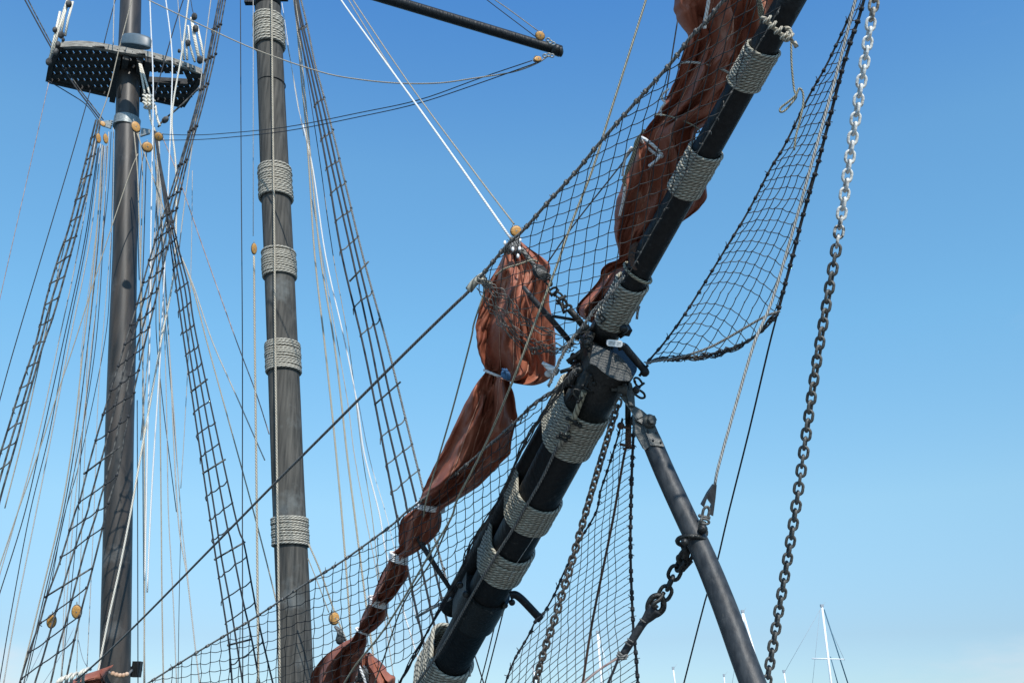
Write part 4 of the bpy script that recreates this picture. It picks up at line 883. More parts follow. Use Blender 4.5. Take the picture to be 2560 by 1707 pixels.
S3 = [[(551, -20), (520, 140), (492, 260), (452, 400), (408, 540), (372, 655), (338, 778), (300, 900), (245, 1080), (218, 1178), (199, 1252), (188, 1280), (152, 1397), (117, 1492), (101, 1550), (74, 1626), (52, 1697), (40, 1740)],
      [(556, -20), (524, 140), (496, 262), (456, 402), (418, 540), (385, 655), (352, 778), (316, 900), (272, 1080), (245, 1178), (225, 1250), (218, 1280), (177, 1402), (136, 1541), (109, 1637), (90, 1697), (78, 1740)],
      [(561, -20), (530, 140), (501, 262), (462, 404), (428, 540), (398, 655), (368, 778), (334, 900), (294, 1080), (270, 1178), (250, 1250), (240, 1288), (212, 1375), (169, 1539), (147, 1615), (131, 1688), (118, 1740)],
      [(567, -20), (537, 140), (507, 262), (468, 404), (438, 540), (410, 655), (382, 778), (352, 900), (313, 1080), (295, 1178), (266, 1270), (259, 1307), (231, 1422), (210, 1498), (188, 1590), (169, 1680), (155, 1740)]]
ladder('grey rope ladder of shrouds running from top centre-left across the platform mast', S3, 15.6, 4.2, [75, 150, 225, 330, 415, 495, 545, 600, 650, 705, 760, 812, 860, 915, 975, 1035, 1100, 1255, 1325, 1392, 1555, 1630, 1695], .72, 'shroud', 'dark', [(212, 1183, 302, 1115), (114, 1491, 232, 1418)], sag=5, knot=6.5)
S4 = [[(240, 300), (215, 400), (174, 563), (147, 642), (117, 743), (90, 856), (52, 968), (16, 1085), (-20, 1200)],
      [(246, 300), (222, 412), (186, 563), (156, 665), (126, 760), (100, 856), (62, 990), (28, 1100), (-8, 1225)],
      [(252, 300), (228, 430), (196, 563), (163, 685), (133, 790), (106, 868), (73, 985), (41, 1104), (5, 1230), (-10, 1290)]]
ladder('narrow grey rope ladder of shrouds at the far left edge', S4, 16.8, 4.6, list(range(345, 1220, 52)), .55, 'shroud', 'shroud', sag=2, knot=5)
# ================================================================== blocks
def pulley(label, x, y, c, wpx, hpx, ang, face=0.0, m='block', group='wooden blocks in the rigging', name='block', strap=True):
    k = c/F; o = P(x, y, c); u = RT*math.cos(ang)+UP*math.sin(ang); v = -RT*math.sin(ang)+UP*math.cos(ang)
    nrm = unit(-FW*math.cos(face)+u*math.sin(face)); uu = unit(np.cross(v, nrm)); t = thing(name, label, 'block', o, group)
    rw, rh_ = .82*wpx/2*k/max(.5, math.cos(face)), .92*hpx/2*k; th_ = rw*.24
    b = MB()
    for sg in (-1, 1):
        b.ball(o+nrm*sg*th_, (rw, rh_, th_*.75), (uu, v, nrm), 14, 8)
    b.build('cheek', m, t)
    b = MB(); b.lathe(o-nrm*th_*.6, o+nrm*th_*.6, [(0, rw*.75), (.5, rw*.62), (1, rw*.75)], 16); b.build('sheave', 'iron', t)
    b = MB(); b.lathe(o-nrm*th_*1.85, o+nrm*th_*1.85, [(0, rw*.16), (1, rw*.16)], 8)
    if strap: b.tube([o+v*rh_*.6-nrm*th_, o+v*rh_*1.25, o+v*rh_*.6+nrm*th_], rw*.13, 6, sub=4); b.tube([o+v*rh_*1.1, o+v*rh_*1.5], rw*.12, 6)
    b.build('strap', 'steel', t)
    b = MB(); b.tube([o+uu*rw*1.0*math.cos(a_)+v*rh_*1.03*math.sin(a_) for a_ in np.linspace(0, 2*math.pi, 22, endpoint=False)], rw*.13, 6, closed=True); b.build('strop', 'greyrope', t); return t
pulley('large orange wooden block at the peak of the lower bundled sail', 1290, 578, 7.75, 33, 28, .5, .2)
pulley('yellow wooden block on the upper side of the black yard end', 1350, 90, 12.2, 28, 22, -.5, .2)
pulley('yellow wooden block hanging under the black yard end', 1343, 149, 12.2, 24, 15, .5, .7)
pulley('slim yellow block hanging on a white line left of the rope-banded mast', 635, 622, 13.6, 13, 30, 0, .8)
pulley('yellow wooden block seen through the lower net beside the sail foot', 835, 1545, 12.5, 24, 32, .3, .8)
pulley('round yellow block lower left, nearer the left mast', 192, 1528, 15.2, 28, 36, 0, .15)
pulley('round yellow block lower left, farther from the left mast', 129, 1552, 15.2, 26, 36, -.1, .2)
pulley('small orange block at the left lug of the mast hoop', 257, 310, 19.2, 12, 16, .6, .5)
pulley('left orange block of the pair hanging under the left lug', 246, 346, 19.2, 10, 26, .1, .8)
pulley('right orange block of the pair hanging under the left lug', 264, 347, 19.2, 10, 26, .1, .8)
pulley('orange block hanging just in front of the mast hoop', 339, 318, 18.6, 20, 30, .3, .7)
pulley('squat orange block hanging below the right lug of the mast hoop', 368, 368, 19.0, 25, 26, 0, .6)
pulley('pointed orange block beside the right lug where the brace lines leave', 397, 342, 18.8, 24, 20, -.9, .3)
# ================================================================== yard at the top
yd = thing('yard', 'black yard pointing down to the right at the top centre', 'spar', P(1395, 127, 12.4))
b = MB(); b.tube([P(900, -22, 13.2), P(1000, 8, 13.0), P(1200, 68, 12.7), P(1396, 127, 12.4)], [.073, .07, .066, .060], 20, sub=4); b.build('spar', 'black', yd)
b = MB(); b.tube([P(1384, 123, 12.42), P(1401, 129, 12.4)], .072, 20); b.ball(P(1401, 129, 12.4), (.04, .072, .072)); b.build('end_band', 'iron', yd)
b = MB()
for x, y in ((1370, 100), (1376, 106), (1383, 110), (1362, 140), (1372, 138), (1380, 140)):
    b.tube([P(x+5*math.cos(t), y+4*math.sin(t), 12.25) for t in np.linspace(0, 6.28, 10, endpoint=False)], .009, 6, closed=True)
b.build('shackle', 'steel', yd)
# whisker poles near the lower sail
b = MB(); b.tube([P(1308, 715, 7.6), P(1330, 745, 7.6), P(1375, 795, 7.6), P(1432, 862, 7.6)], [.014, .022, .024, .022], 10); tag(b.build('pole', 'strut'), 'dark pole crossing in front of the lower bundled sail towards the bowsprit cap', 'pole')
b = MB(); b.tube([P(1012, 1290, 8.9), P(1021, 1307, 8.9), P(1074, 1392, 9.0), P(1134, 1484, 9.0)], [.016, .022, .024, .02], 10); tag(b.build('pole', 'strut'), 'dark pole running from the sail waist to the bowsprit collar', 'pole')
b = MB(); b.tube([P(1128, 1495, 9.1), P(1075, 1522, 9.2), P(1040, 1542, 9.3)], .014, 8); tag(b.build('bar', 'steel'), 'short thin grey bar left of the bowsprit collar', 'bar')
# shackle chain tackle left of the cap
tk = thing('tackle', 'dark tackle of blocks, shackles and chain beside the lower bundled sail', 'tackle', P(1440, 790, 7.5))
b = MB()
for x, y, s_, an in ((1372, 706, 10, -.9), (1383, 727, 11, .6), (1397, 738, 10, -.6), (1408, 757, 13, -1.0), (1417, 770, 12, .3), (1402, 752, 9, 1.5)): shackle(b, x, y, 7.5, s_, an, .28)
b.tube([P(1424, 774, 7.5), P(1440, 792, 7.5), P(1458, 815, 7.5)], .026, 10); b.build('shackle', 'iron', tk)
b = MB(); b.ball(P(1350, 680, 7.45), (.05, .035, .07), (unit(RT+UP), FW, unit(UP-RT)), 10, 8); 
for k in range(7): b.tube([P(1336+3*k, 664+2*k, 7.4), P(1342+4*k, 682, 7.38), P(1358+3*k, 700-2*k, 7.4)], .007, 6, sub=3)
b.build('block', 'greyrope', tk)
b = MB()
for k in range(5): b.tube([P(1285+3*k, 600-2*k, 7.6), P(1268+8*k, 618+3*k, 7.55), P(1262+9*k, 634, 7.6)], .012, 6, sub=4)
b.tube([P(1302, 620, 7.6), P(1322, 646, 7.6), P(1336, 664, 7.55)], .017, 8); b.tube([P(1262, 628, 7.7), P(1285, 608, 7.6), P(1296, 600, 7.6)], .018, 8, sub=3)
b.build('lashing', 'greyrope', tk)
b = MB()
for x, y in ((1282, 623), (1299, 622), (1262, 607), (1295, 640), (1300, 600)): b = MB(); b.ball(P(x, y, 7.48), (.012, .012, .02)); b.build('shackle_pin', 'lampwhite', tk)
# ================================================================== named near ropes
rope('long grey rope slanting from the lower sail peak down left across both masts', [(1200, 697, 7.6), (1165, 735, 7.7), (1130, 768, 7.8), (1010, 885, 8.3), (845, 1050, 9.1), (680, 1215, 10.1), (520, 1378, 11.2), (362, 1539, 12.4), (256, 1642, 13.2), (190, 1700, 13.8)], 6.2, 'greyrope', sub=4, sides=8)
b = MB()
q = [P(1172, 725, 7.6), P(1185, 708, 7.58), P(1200, 695, 7.58), P(1212, 688, 7.58)]; b.tube(q, .030, 10, sub=4); b.tube([P(1195, 695, 7.5), P(1215, 705, 7.5), P(1228, 712, 7.5)], .022, 8, sub=3); b.ball(P(1203, 697, 7.52), .036)
tag(b.build('splice', 'band2'), 'thick pale rope splice at the left corner of the large net', 'splice')
rope('thick white line from the top edge down to the large orange block', [(846, -20, 11.6), (852, 0, 11.5), (961, 152, 10.4), (1048, 272, 9.5), (1157, 425, 8.6), (1276, 595, 7.8)], 5.2, 'white', sides=8)
rope('thin tan line hugging the thick white line from the top edge', [(864, -20, 11.6), (871, 0, 11.5), (983, 180, 10.5), (1052, 275, 9.6), (1090, 330, 9.2)], 3, 'tan')
rope('thin tan line right of the thick white line, ending at the large orange block', [(872, -20, 11.6), (882, 0, 11.5), (1021, 207, 10.3), (1182, 425, 8.6), (1285, 560, 7.8)], 3.4, 'tan')
rope('olive laid rope from the top edge down behind the large net to the bottom edge', [(1619, -20, 7.6), (1615, 0, 7.6), (1569, 147, 7.5), (1520, 300, 7.45), (1481, 425, 7.4), (1432, 550, 7.35), (1389, 672, 7.3), (1343, 792, 7.3), (1280, 957, 7.4), (1212, 1115, 7.8), (1144, 1246, 8.1), (1127, 1296, 8.2), (1065, 1400, 8.4), (967, 1563, 8.8), (890, 1661, 9.1), (850, 1725, 9.3)], 5.6, 'olive', sub=4, sides=8)
rope('olive laid rope hanging along the left side of the lower bundled sail', [(1218, 700, 7.7), (1209, 735, 7.7), (1185, 808, 7.7), (1176, 854, 7.7), (1130, 1028, 7.9), (1092, 1159, 8.1), (1065, 1254, 8.2), (1059, 1291, 8.3)], 4.2, 'olive', sides=8)
rope('tan rope passing behind the lower net to the bottom edge', [(1127, 1296, 8.6), (1080, 1400, 8.9), (1010, 1505, 9.3), (961, 1640, 9.7), (930, 1725, 9.9)], 4, 'olive', sides=8)
rope('olive laid rope looped over the front of the lower bundled sail', [(1238, 690, 7.55), (1262, 672, 7.5), (1300, 660, 7.48), (1330, 650, 7.48), (1345, 655, 7.5)], 4.5, 'olive', sides=8)
rope('short dark line seen just left of the topmost sail lobe', [(1694, 52, 7.7), (1680, 140, 7.7), (1668, 218, 7.7), (1662, 250, 7.7)], 4, 'dark')
rope('thin dark line slanting across the sky behind the large net', [(1600, 350, 7.9), (1541, 427, 7.9), (1440, 555, 7.9), (1370, 655, 7.9)], 3.6, 'dark')
rope('pale worn rope descending through the narrow right net to the fork', [(2142, -20, 6.7), (2136, 10, 6.7), (2090, 190, 6.75), (2040, 370, 6.75), (1990, 550, 6.8), (1930, 752, 6.85), (1887, 854, 6.85), (1840, 1010, 6.87), (1797, 1162, 6.88), (1787, 1212, 6.9)], 7.6, 'pale', sub=4, sides=8)
rope('thin dark stay dropping from the lower corner of the narrow right net behind the strut', [(1942, 790, 7.2), (1920, 876, 7.3), (1872, 1080, 7.6), (1822, 1279, 7.9), (1790, 1415, 8.1), (1763, 1500, 8.3), (1705, 1725, 8.7)], 4.8, 'dark', sub=3)
rope('pale line end hanging in loops below the rope knot near the top right', [(1978, 100, 6.1), (1979, 160, 6.1), (1985, 222, 6.1), (1991, 240, 6.08), (1982, 255, 6.08), (1962, 277, 6.07), (1951, 280, 6.07), (1952, 270, 6.07), (1975, 252, 6.06), (1990, 238, 6.05), (1998, 222, 6.05), (2007, 232, 6.05), (2008, 260, 6.05), (2000, 300, 6.05), (1990, 340, 6.05), (1985, 376, 6.05)], 5.5, 'olive', sub=5, sides=8)
b = MB()
for k, (x, y) in enumerate(((1912, 48), (1925, 62), (1940, 75), (1955, 88), (1968, 92))): b.tube([P(x-8, y-4, 6.0-.02*k), P(x+6, y+2, 5.98-.02*k), P(x+14, y+14, 6.0-.02*k)], .011, 8, sub=3); b.tube([P(x-3, y+9, 5.98-.02*k), P(x+8, y+2, 5.95-.02*k), P(x+14, y-6, 5.98-.02*k)], .010, 8, sub=3)
b.tube([P(1966+11*math.cos(t), 86+15*math.sin(t), 6.1) for t in np.linspace(-2, 2.6, 14)], .013, 8, sub=2)
b.tube([P(1985, 105, 6.1), P(1992, 119, 6.1)], .014, 8)
tag(b.build('knot', 'tan'), 'bulky tan rope knot round the jibboom near the top edge', 'knot')
rope('thin dark line slanting down behind the cap beside the net hem', [(1450, 880, 7.65), (1425, 940, 7.7), (1372, 985, 7.8)], 4, 'dark')
# ================================================================== lines about the foremast
rope('slack tan line sagging from the top left to the lower block on the black yard', [(360, -8, 15.5), (370, 0, 15.5), (500, 62, 15), (640, 125, 14.5), (800, 180, 13.6), (905, 200, 13.2), (1005, 209, 12.9), (1100, 208, 12.6), (1180, 197, 12.5), (1280, 181, 12.4), (1340, 160, 12.3), (1372, 140, 12.3)], 3.2, 'tan')
rope('upper of two thin dark brace lines from the left mast hoop to the black yard', [(405, 336, 18.5), (480, 338, 17.6), (560, 334, 16.8), (715, 318, 15.2), (900, 282, 14), (1048, 250, 13.2), (1200, 196, 12.6), (1330, 152, 12.2)], 2.1, 'shroud_dark')
rope('lower of two thin dark brace lines from the left mast hoop to the black yard', [(405, 351, 18.5), (480, 350, 17.6), (560, 345, 16.8), (715, 328, 15.2), (900, 292, 14), (1045, 259, 13.2), (1200, 208, 12.6), (1340, 158, 12.2)], 2.1, 'shroud_dark')
rope('thin dark line above the black yard end running up left', [(1200, -18), (1217, 0), (1338, 92)], 2.2, 'dark', c=12.2)
rope('thin tan line above the black yard end running up left', [(1213, -18), (1237, 0), (1280, 30), (1345, 78)], 2.4, 'tan', c=12.2)
rope('tan rope hanging down the front of the rope-banded mast', [(679, -20), (680, 100), (682, 300), (686, 600), (688, 854), (694, 1281), (700, 1730)], 5.2, 'tan', Y=13.66, sides=8)
rope('thin white line above the slim block left of the rope-banded mast', [(633, -20), (633, 590)], 1.8, 'pale', Y=13.8)
rope('tan rope below the slim block left of the rope-banded mast', [(635, 640), (637, 860), (642, 1281), (646, 1730)], 5.5, 'tan', Y=13.8, sides=8)
rope('thin dark vertical stay left of the rope-banded mast', [(601, -20), (603, 427), (606, 854), (606, 1281), (607, 1730)], 2.6, 'dark', Y=15)
rope('dashed thin white line just right of the banded masthead, upper left one', [(705, 8), (741, 245), (757, 313), (782, 425)], 1.8, 'white', Y=14.2)
rope('thin line just right of the banded masthead, second from the mast', [(708, 60), (735, 200), (752, 300), (760, 340)], 1.6, 'pale', Y=14.2)
G1 = 'pale halyards right of the rope-banded mast'
rope('tan halyard nearest the right side of the rope-banded mast', [(732, -20), (742, 60), (752, 180), (765, 320), (773, 427), (787, 640), (811, 854), (828, 1010), (840, 1130), (854, 1281), (871, 1500), (885, 1725)], 4.4, 'tan', Y=13.6, group=G1, sides=8)
rope('second tan halyard right of the rope-banded mast', [(735, -20), (746, 60), (757, 180), (770, 320), (779, 427), (801, 640), (835, 854), (854, 1010), (867, 1130), (886, 1281), (914, 1500), (945, 1725)], 4.4, 'tan', Y=13.6, group=G1, sides=8)
rope('bright white halyard right of the rope-banded mast', [(757, 310), (783, 427), (814, 640), (862, 854), (893, 1010), (910, 1130), (948, 1281), (965, 1380), (1005, 1514), (1048, 1656), (1070, 1725)], 4.0, 'white', Y=13.6, group=G1)
rope('thin pale halyard between the tan and white halyards', [(780, 500), (805, 640), (843, 854), (870, 1010), (885, 1130), (912, 1281), (945, 1450), (990, 1725)], 2.6, 'pale', Y=13.7, group=G1)
rope('thin pale halyard right of the bright white halyard', [(803, 427), (833, 640), (871, 854), (905, 1130), (929, 1281), (950, 1450), (985, 1600)], 2.2, 'tan', Y=13.7, group=G1)
rope('outermost thin white halyard left of the near rope ladder', [(895, 1000), (925, 1150), (964, 1281), (1000, 1420), (1060, 1600), (1085, 1725)], 2.2, 'white', Y=13.7, group=G1)
rope('thin dark stay between the halyards and the near rope ladder', [(744, 40), (775, 240), (803, 427), (818, 540), (833, 640)], 2.2, 'shroud_dark', Y=13.7)
# ================================================================== tackles beside the platform
def tackle(label, lines, blocks, Y):
    t = thing('tackle', label, 'tackle', PY(*lines[0][-1], Y)); b = MB()
    for l in lines: b.tube([PY(x, y, Y) for x, y in l], 2.9*cdep(PY(*l[0], Y))/F, 7)
    b.build('fall', 'cream', t)
    for x, y, r_ in blocks: b = MB(); b.ball(PY(x, y, Y-.05), (r_*.7, r_*.7, r_), None, 10, 8); b.build('block', 'shroud', t)
tackle('cream tackle with grey blocks standing on the left end of the platform', [[(176, -20), (162, 20), (123, 150)], [(170, 10), (148, 70), (133, 135)], [(168, 5), (160, 40), (153, 85)], [(182, 5), (170, 50), (163, 90)], [(150, 30), (135, 100), (128, 130)]], [(172, 10, .09), (153, 88, .09), (137, 75, .07), (145, 112, .08), (122, 155, .09), (140, 130, .08), (158, 100, .05)], 17.2)
tackle('cream tackle with grey blocks standing on the right end of the platform', [[(478, 45), (484, 90), (497, 150)], [(481, 52), (489, 100), (500, 155)], [(493, 65), (503, 110), (511, 152)], [(463, 85), (466, 115), (468, 150)], [(455, 105), (458, 130), (460, 150)], [(470, 65), (473, 110), (487, 155)]], [(486, 42, .09), (489, 72, .09), (470, 108, .08), (500, 150, .10), (448, 128, .05)], 17.4)
rope('upper dark futtock line from the platform left end to the mast hoop', [(55, -15), (62, 0), (125, 115), (180, 205), (255, 305)], 4, 'dark', Y=17.6)
rope('lower dark futtock line from the platform left end to the mast hoop', [(60, -20), (70, 0), (135, 122), (190, 210), (258, 300)], 3.4, 'shroud', Y=17.6)
rope('thin dark line from the lower left platform corner to the hoop', [(121, 203), (170, 232), (215, 262), (248, 305)], 2.6, 'dark', Y=17.8)
rope('dark line from the right platform corner down to the mast hoop', [(500, 218), (455, 262), (410, 300), (395, 318)], 4.5, 'shroud', Y=17.6)
b = MB(); b.ball(PY(413, 300, 17.4), (.09, .06, .06), (unit(RT+UP), FW, unit(UP-RT)), 10, 8); 
tag(b.build('deadeye', 'shroud'), 'grey seizing on the dark lines under the platform', 'rigging')
vt = thing('rope_knot', 'knotted white rope bundle hanging below the platform beside the left mast', 'rope', PY(372, 260, 17.4))
b = MB()
for l in ([(349, 160), (354, 190), (362, 235)], [(352, 162), (365, 205), (375, 238)], [(372, 265), (377, 300), (388, 330)], [(388, 265), (393, 295), (400, 315)]): b.tube([PY(x, y, 17.4) for x, y in l], .024, 7, sub=3)
for k in range(9):
    x, y = 358+9*(k % 3), 238+9*(k//3); b.tube([PY(x, y, 17.3), PY(x+8, y+5, 17.25), PY(x+3, y+13, 17.3), PY(x+12, y+16, 17.32)], .026, 7, sub=4)
b.build('cord', 'cream', vt)
# ================================================================== the fans of lines about the left mast
def fan(rows, label, group, Y, cat='rope'):
    for w_, m_, pts in rows: rope(label, pts, w_, m_, Y=Y, group=group, cat=cat)
for lab, w_, m_, pts in (
    ('thin brownish line from the lower left platform corner to the left edge', 1.8, 'pink', [(122, 207), (73, 425), (0, 745), (-20, 835)]),
    ('thin dark line from behind the platform down to the left edge', 2.4, 'shroud_dark', [(226, 226), (169, 425), (41, 852), (0, 998), (-15, 1050)]),
    ('thin tan line crossing the left mast from its top to the far left bottom', 2.6, 'tan', [(335, -20), (300, 114), (272, 231), (245, 313), (218, 425), (185, 520), (150, 660), (108, 860), (60, 1080), (12, 1270)]),
    ('tan line crossing the left mast diagonally near mid height', 2.6, 'tan', [(345, 385), (327, 427), (286, 547), (245, 672), (188, 852), (145, 980), (98, 1126), (44, 1281), (0, 1411), (-20, 1470)]),
    ('thin vertical line just left of the topmast above the platform', 2.6, 'pale', [(286, -20), (284, 60), (283, 112)]),
    ('thin dark line slanting above the platform left of the mast', 2.2, 'shroud_dark', [(294, -20), (275, 50), (260, 110)]),
    ('tan line running beside the left mast pole below the hoop', 3.2, 'tan', [(335, 330), (343, 420), (347, 520), (352, 700), (356, 860), (362, 1250), (360, 1725)]),
    ('cream rope crossing the lower left mast from upper right to its foot', 4.8, 'cream', [(474, -20), (455, 130), (430, 290), (440, 430), (436, 664), (403, 852), (354, 1126), (327, 1279), (300, 1416), (270, 1552), (240, 1705), (232, 1740)]),
    ('bright white line right of the left mast, the one farther left', 3.6, 'white', [(374, -20), (377, 60), (383, 218), (380, 427), (377, 600), (374, 870), (369, 1090), (365, 1290), (362, 1450)]),
    ('bright white line right of the left mast, the one farther right', 3.6, 'white', [(412, -20), (430, 136), (427, 300), (422, 427), (413, 640), (400, 900), (385, 1130), (376, 1290), (368, 1480)]),
    ('thin dark vertical line just right of the lower left mast', 2.4, 'shroud_dark', [(343, 1000), (344, 1300), (345, 1725)]),
    ('tan line angling from the mast hoop down right through the crossing shrouds', 3.4, 'tan', [(338, 321), (376, 425), (395, 480), (412, 530), (440, 610), (479, 710), (517, 854), (572, 1053), (634, 1279), (690, 1500), (730, 1690)]),
    ('pale double line just right of that tan line through the crossing shrouds', 3.4, 'pale', [(443, 618), (482, 710), (531, 854), (594, 996), (637, 1094), (662, 1150)]),
    ('pinkish worn line slanting from the crossing shrouds to the banded mast', 2.8, 'pink', [(405, 340), (440, 425), (463, 490), (509, 623), (591, 852), (640, 982), (673, 1085)]),
    ('thin pale line dropping right of the crossing shrouds', 1.8, 'pale', [(481, 427), (479, 600), (472, 854), (462, 1060), (452, 1220)]),
    ('tall thin pale line above the crossing shrouds', 2.6, 'pale', [(530, -20), (515, 95), (505, 180), (485, 330), (455, 560), (440, 700)]),
    ('dark line crossing above the right end of the platform', 2.6, 'dark', [(465, -20), (440, 55), (412, 150), (385, 245)]),
    ('thin line left of the cream tackle above the platform', 2.0, 'pale', [(443, -20), (448, 45), (452, 90), (455, 130)]),
    ('dark thin line meeting the cream tackle from above', 2.0, 'shroud_dark', [(474, -20), (480, 20), (485, 40)]),
):
    rope(lab, pts, w_, m_, Y=16.9)
GA = 'thin lines fanning down left of the platform mast'
lines = []
def FANL(w_, m_, pts): lines.append((w_, m_, pts))
FANL(2.6, 'pale', [(238, 352), (200, 600), (147, 854), (98, 1080), (44, 1281), (-20, 1500)])
FANL(2.4, 'dark', [(245, 370), (212, 600), (158, 854), (108, 1080), (62, 1281), (0, 1480), (-20, 1540)])
FANL(2.2, 'dark', [(248, 365), (217, 600), (166, 854), (124, 1080), (75, 1281), (28, 1530), (-5, 1725)])
FANL(2.8, 'pale', [(252, 360), (225, 600), (174, 854), (130, 1080), (90, 1281), (40, 1530), (6, 1725)])
FANL(3.2, 'tan', [(256, 362), (240, 600), (210, 854), (185, 1080), (152, 1281), (100, 1500), (46, 1720)])
FANL(2.6, 'shroud', [(259, 365), (246, 600), (220, 854), (192, 1080), (158, 1281), (108, 1500), (55, 1725)])
FANL(2.0, 'dark', [(268, 365), (258, 600), (240, 854), (205, 1080), (163, 1281), (125, 1450), (66, 1700)])
FANL(2.2, 'pale', [(272, 330), (262, 500), (245, 720), (225, 900), (185, 1281), (150, 1725)])
FANL(1.8, 'dark', [(278, 330), (270, 480), (252, 640), (230, 880), (205, 1100), (190, 1350), (150, 1725)])
FANL(1.8, 'pale', [(283, 320), (284, 400), (280, 560), (262, 780), (245, 1000), (235, 1281), (215, 1725)])
FANL(1.6, 'pale', [(262, 365), (238, 600), (205, 860), (195, 1080), (175, 1281), (160, 1500), (155, 1725)])
FANL(1.6, 'tan', [(266, 365), (245, 600), (220, 860), (214, 1080), (206, 1281), (198, 1500), (190, 1725)])
FANL(1.8, 'dark', [(284, 330), (280, 520), (275, 690), (262, 854), (200, 1150), (160, 1290), (130, 1450)])
for i, (w_, m_, pts) in enumerate(lines): rope('one of the thin lines fanning down left of the platform mast', pts, w_, m_, Y=17.4, group=GA)
GB = 'thin lines fanning down between the platform mast and the dark ladder'
for w_, m_, pts in ((2.4, 'dark', [(368, 352), (365, 420), (360, 600), (354, 760), (348, 900)]), (2.6, 'tan', [(345, 325), (356, 420), (352, 640), (350, 860)]), (2.0, 'dark', [(385, 340), (390, 450), (392, 560), (390, 760), (392, 854), (408, 1017), (441, 1279)]),
                    (2.8, 'pale', [(397, 330), (395, 400), (385, 600), (360, 854), (357, 1100), (362, 1725)]), (2.0, 'dark', [(390, 340), (398, 480), (405, 600), (410, 760), (417, 854), (436, 1072), (452, 1279)]),
                    (3.0, 'tan', [(392, 340), (396, 600), (399, 850), (400, 1000), (403, 1280), (405, 1500), (409, 1725)]), (2.4, 'pale', [(394, 340), (405, 640), (413, 880), (418, 1100), (421, 1280), (433, 1500), (442, 1725)]), (3.2, 'pale', [(396, 340), (408, 600), (425, 900), (444, 1280), (468, 1443), (490, 1634), (502, 1725)]),
                    (2.2, 'dark', [(366, 355), (352, 430), (345, 560), (348, 700)]), (2.4, 'tan', [(385, 330), (385, 380), (392, 430), (400, 520), (403, 600)]), (2.4, 'pale', [(398, 350), (412, 700), (436, 1050), (452, 1281), (470, 1450), (500, 1725)]),
                    (2.6, 'pale', [(399, 340), (398, 420), (396, 520), (380, 700), (372, 860), (352, 1100)]), (1.6, 'dark', [(453, 1279), (448, 1500), (445, 1725)])):
    rope('one of the thin lines fanning down between the platform mast and the dark ladder', pts, w_, m_, Y=17.2, group=GB)
for i, pts in enumerate(([(118, 1590), (95, 1640), (60, 1710)], [(185, 1568), (150, 1640), (105, 1712)])): rope('thin line dropping from the round yellow block %s' % ('farther from' if i == 0 else 'nearer'), pts, 1.4, 'wire', Y=15.6)
tag_fix = [o for o in bpy.data.objects if o.get('label', '').startswith('thin line dropping from the round yellow block')]
for o in tag_fix: o['label'] = o['label']+' the left mast'
rope('thin forked wire above the rolled sail at bottom left', [(195, 1595, 16), (207, 1645, 16), (222, 1672, 16)], 1.4, 'wire', cat='wire')
# tan lines from the banded mast to the block at the sail foot
rope('upper tan line from the banded mast down to the yellow block behind the lower net', [(772, 1360), (800, 1425), (835, 1525), (868, 1605)], 4.5, 'tan', Y=12.9)
rope('lower tan line from the banded mast down to the yellow block behind the lower net', [(770, 1395), (790, 1445), (822, 1530)], 2.6, 'tan', Y=12.9)
b = MB()
for k in range(5): b.tube([P(838+3*k, 1565+2*k, 11.8), P(846+2*k, 1580, 11.75), P(842+5*k, 1600, 11.8)], .018, 6, sub=3)
b.ball(P(850, 1600, 11.75), .05); tag(b.build('lashing', 'greyrope'), 'grey lashing joining the yellow block to the foot of the lower sail', 'lashing')
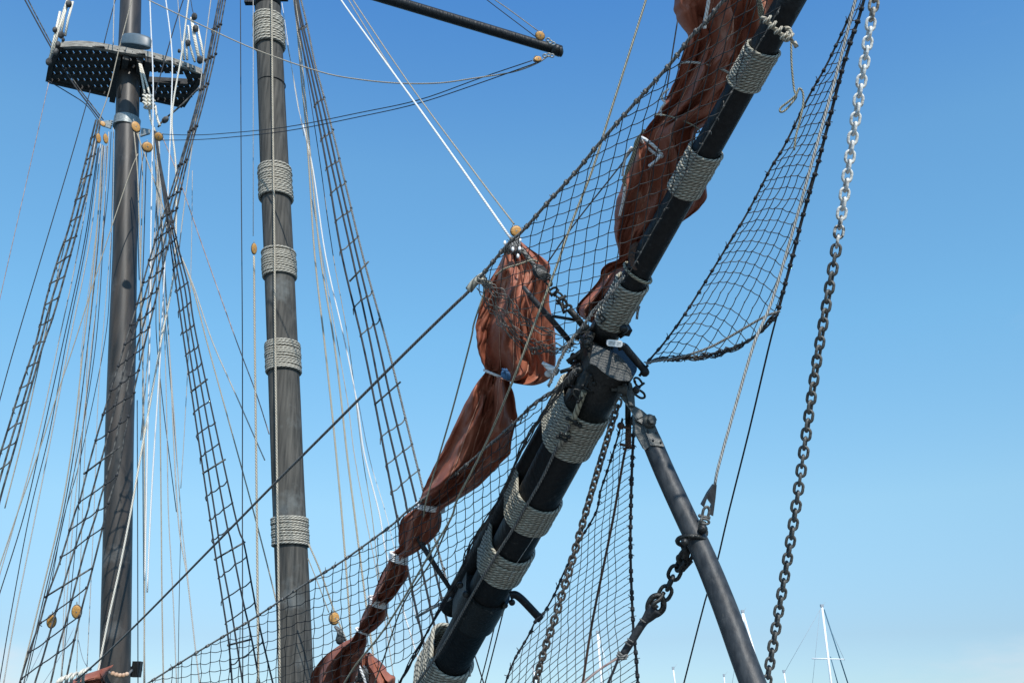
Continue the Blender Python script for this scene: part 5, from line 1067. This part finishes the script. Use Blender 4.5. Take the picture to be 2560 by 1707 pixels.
# ================================================================== far yachts
YY = 95.0
def yacht(label, parts, zb=-1.2):
    t = thing('yacht_mast', label, 'mast', PY(*parts['mast'][-1][:2], YY)); (x0, y0), (x1, y1), w_ = parts['mast'][0], parts['mast'][1], parts['w']
    a_ = PY(x0, y0, YY); e_ = PY(x1, y1, YY); d = e_-a_; e2 = a_+d*((zb-a_[2])/d[2]) if d[2] < 0 else e_; r_ = w_/2*cdep(a_)/F
    b = MB(); b.tube([a_, e_, e2], r_, 10); b.build('pole', 'alu', t)
    b = MB(); b.box(a_+np.array([0, 0, .1]), np.eye(3), (r_*1.4, r_*1.2, .12)); b.tube([a_, a_+np.array([.35, 0, .45])], .012, 5); b.build('masthead', 'wire', t)
    for (p0, p1, ww, mm) in parts.get('stays', []):
        b = MB(); s0_ = PY(*p0, YY); s1_ = PY(*p1, YY); b.tube([s0_, s1_], ww/2*cdep(s0_)/F, 6); b.build('stay', mm, t)
    for (p0, p1) in parts.get('spread', []):
        b = MB(); b.tube([PY(*p0, YY), PY(*p1, YY)], .06, 6); b.build('spreader', 'alu', t)
GY = 'white yacht masts in the distance'
for lab, parts in (
    ('tallest distant white yacht mast with a spreader, at lower right', dict(mast=[(2055, 1516), (2078, 1707)], w=5.5, stays=[((2060, 1522), (2124, 1720), 3.0, 'blueline'), ((2076, 1640), (2098, 1720), 2.6, 'blueline'), ((2052, 1520), (1962, 1678), .9, 'wire'), ((2050, 1522), (2030, 1720), .8, 'wire'), ((2057, 1530), (2112, 1650), .8, 'wire')], spread=[((2030, 1645), (2110, 1647))])),
    ('short distant white mast top beside the tallest yacht mast', dict(mast=[(1960, 1680), (1965, 1712)], w=4)),
    ('distant white mast right of the strut, leaning to the chain', dict(mast=[(1857, 1530), (1908, 1707)], w=5.5, stays=[((1855, 1530), (1862, 1590), 4, 'alu'), ((1856, 1532), (1830, 1712), .8, 'wire')])),
    ('small distant white mast just left of the strut foot', dict(mast=[(1683, 1672), (1688, 1712)], w=4)),
    ('distant white mast seen through the fine net, right of the iron rod', dict(mast=[(1494, 1582), (1504, 1712)], w=6, stays=[((1496, 1585), (1530, 1712), 2, 'alu')])),
    ('distant white mast seen through the fine net behind the thinner chain', dict(mast=[(1332, 1668), (1342, 1712)], w=4)),
    ('tiny distant white mast tip behind the strut', dict(mast=[(1810, 1690), (1812, 1712)], w=3))):
    t = yacht(lab, parts)
for o in bpy.data.objects:
    if o.name.startswith('yacht_mast'): o['group'] = GY
for o in bpy.data.objects:
    if '_o' in o: del o['_o']
print('objects', len(bpy.data.objects))
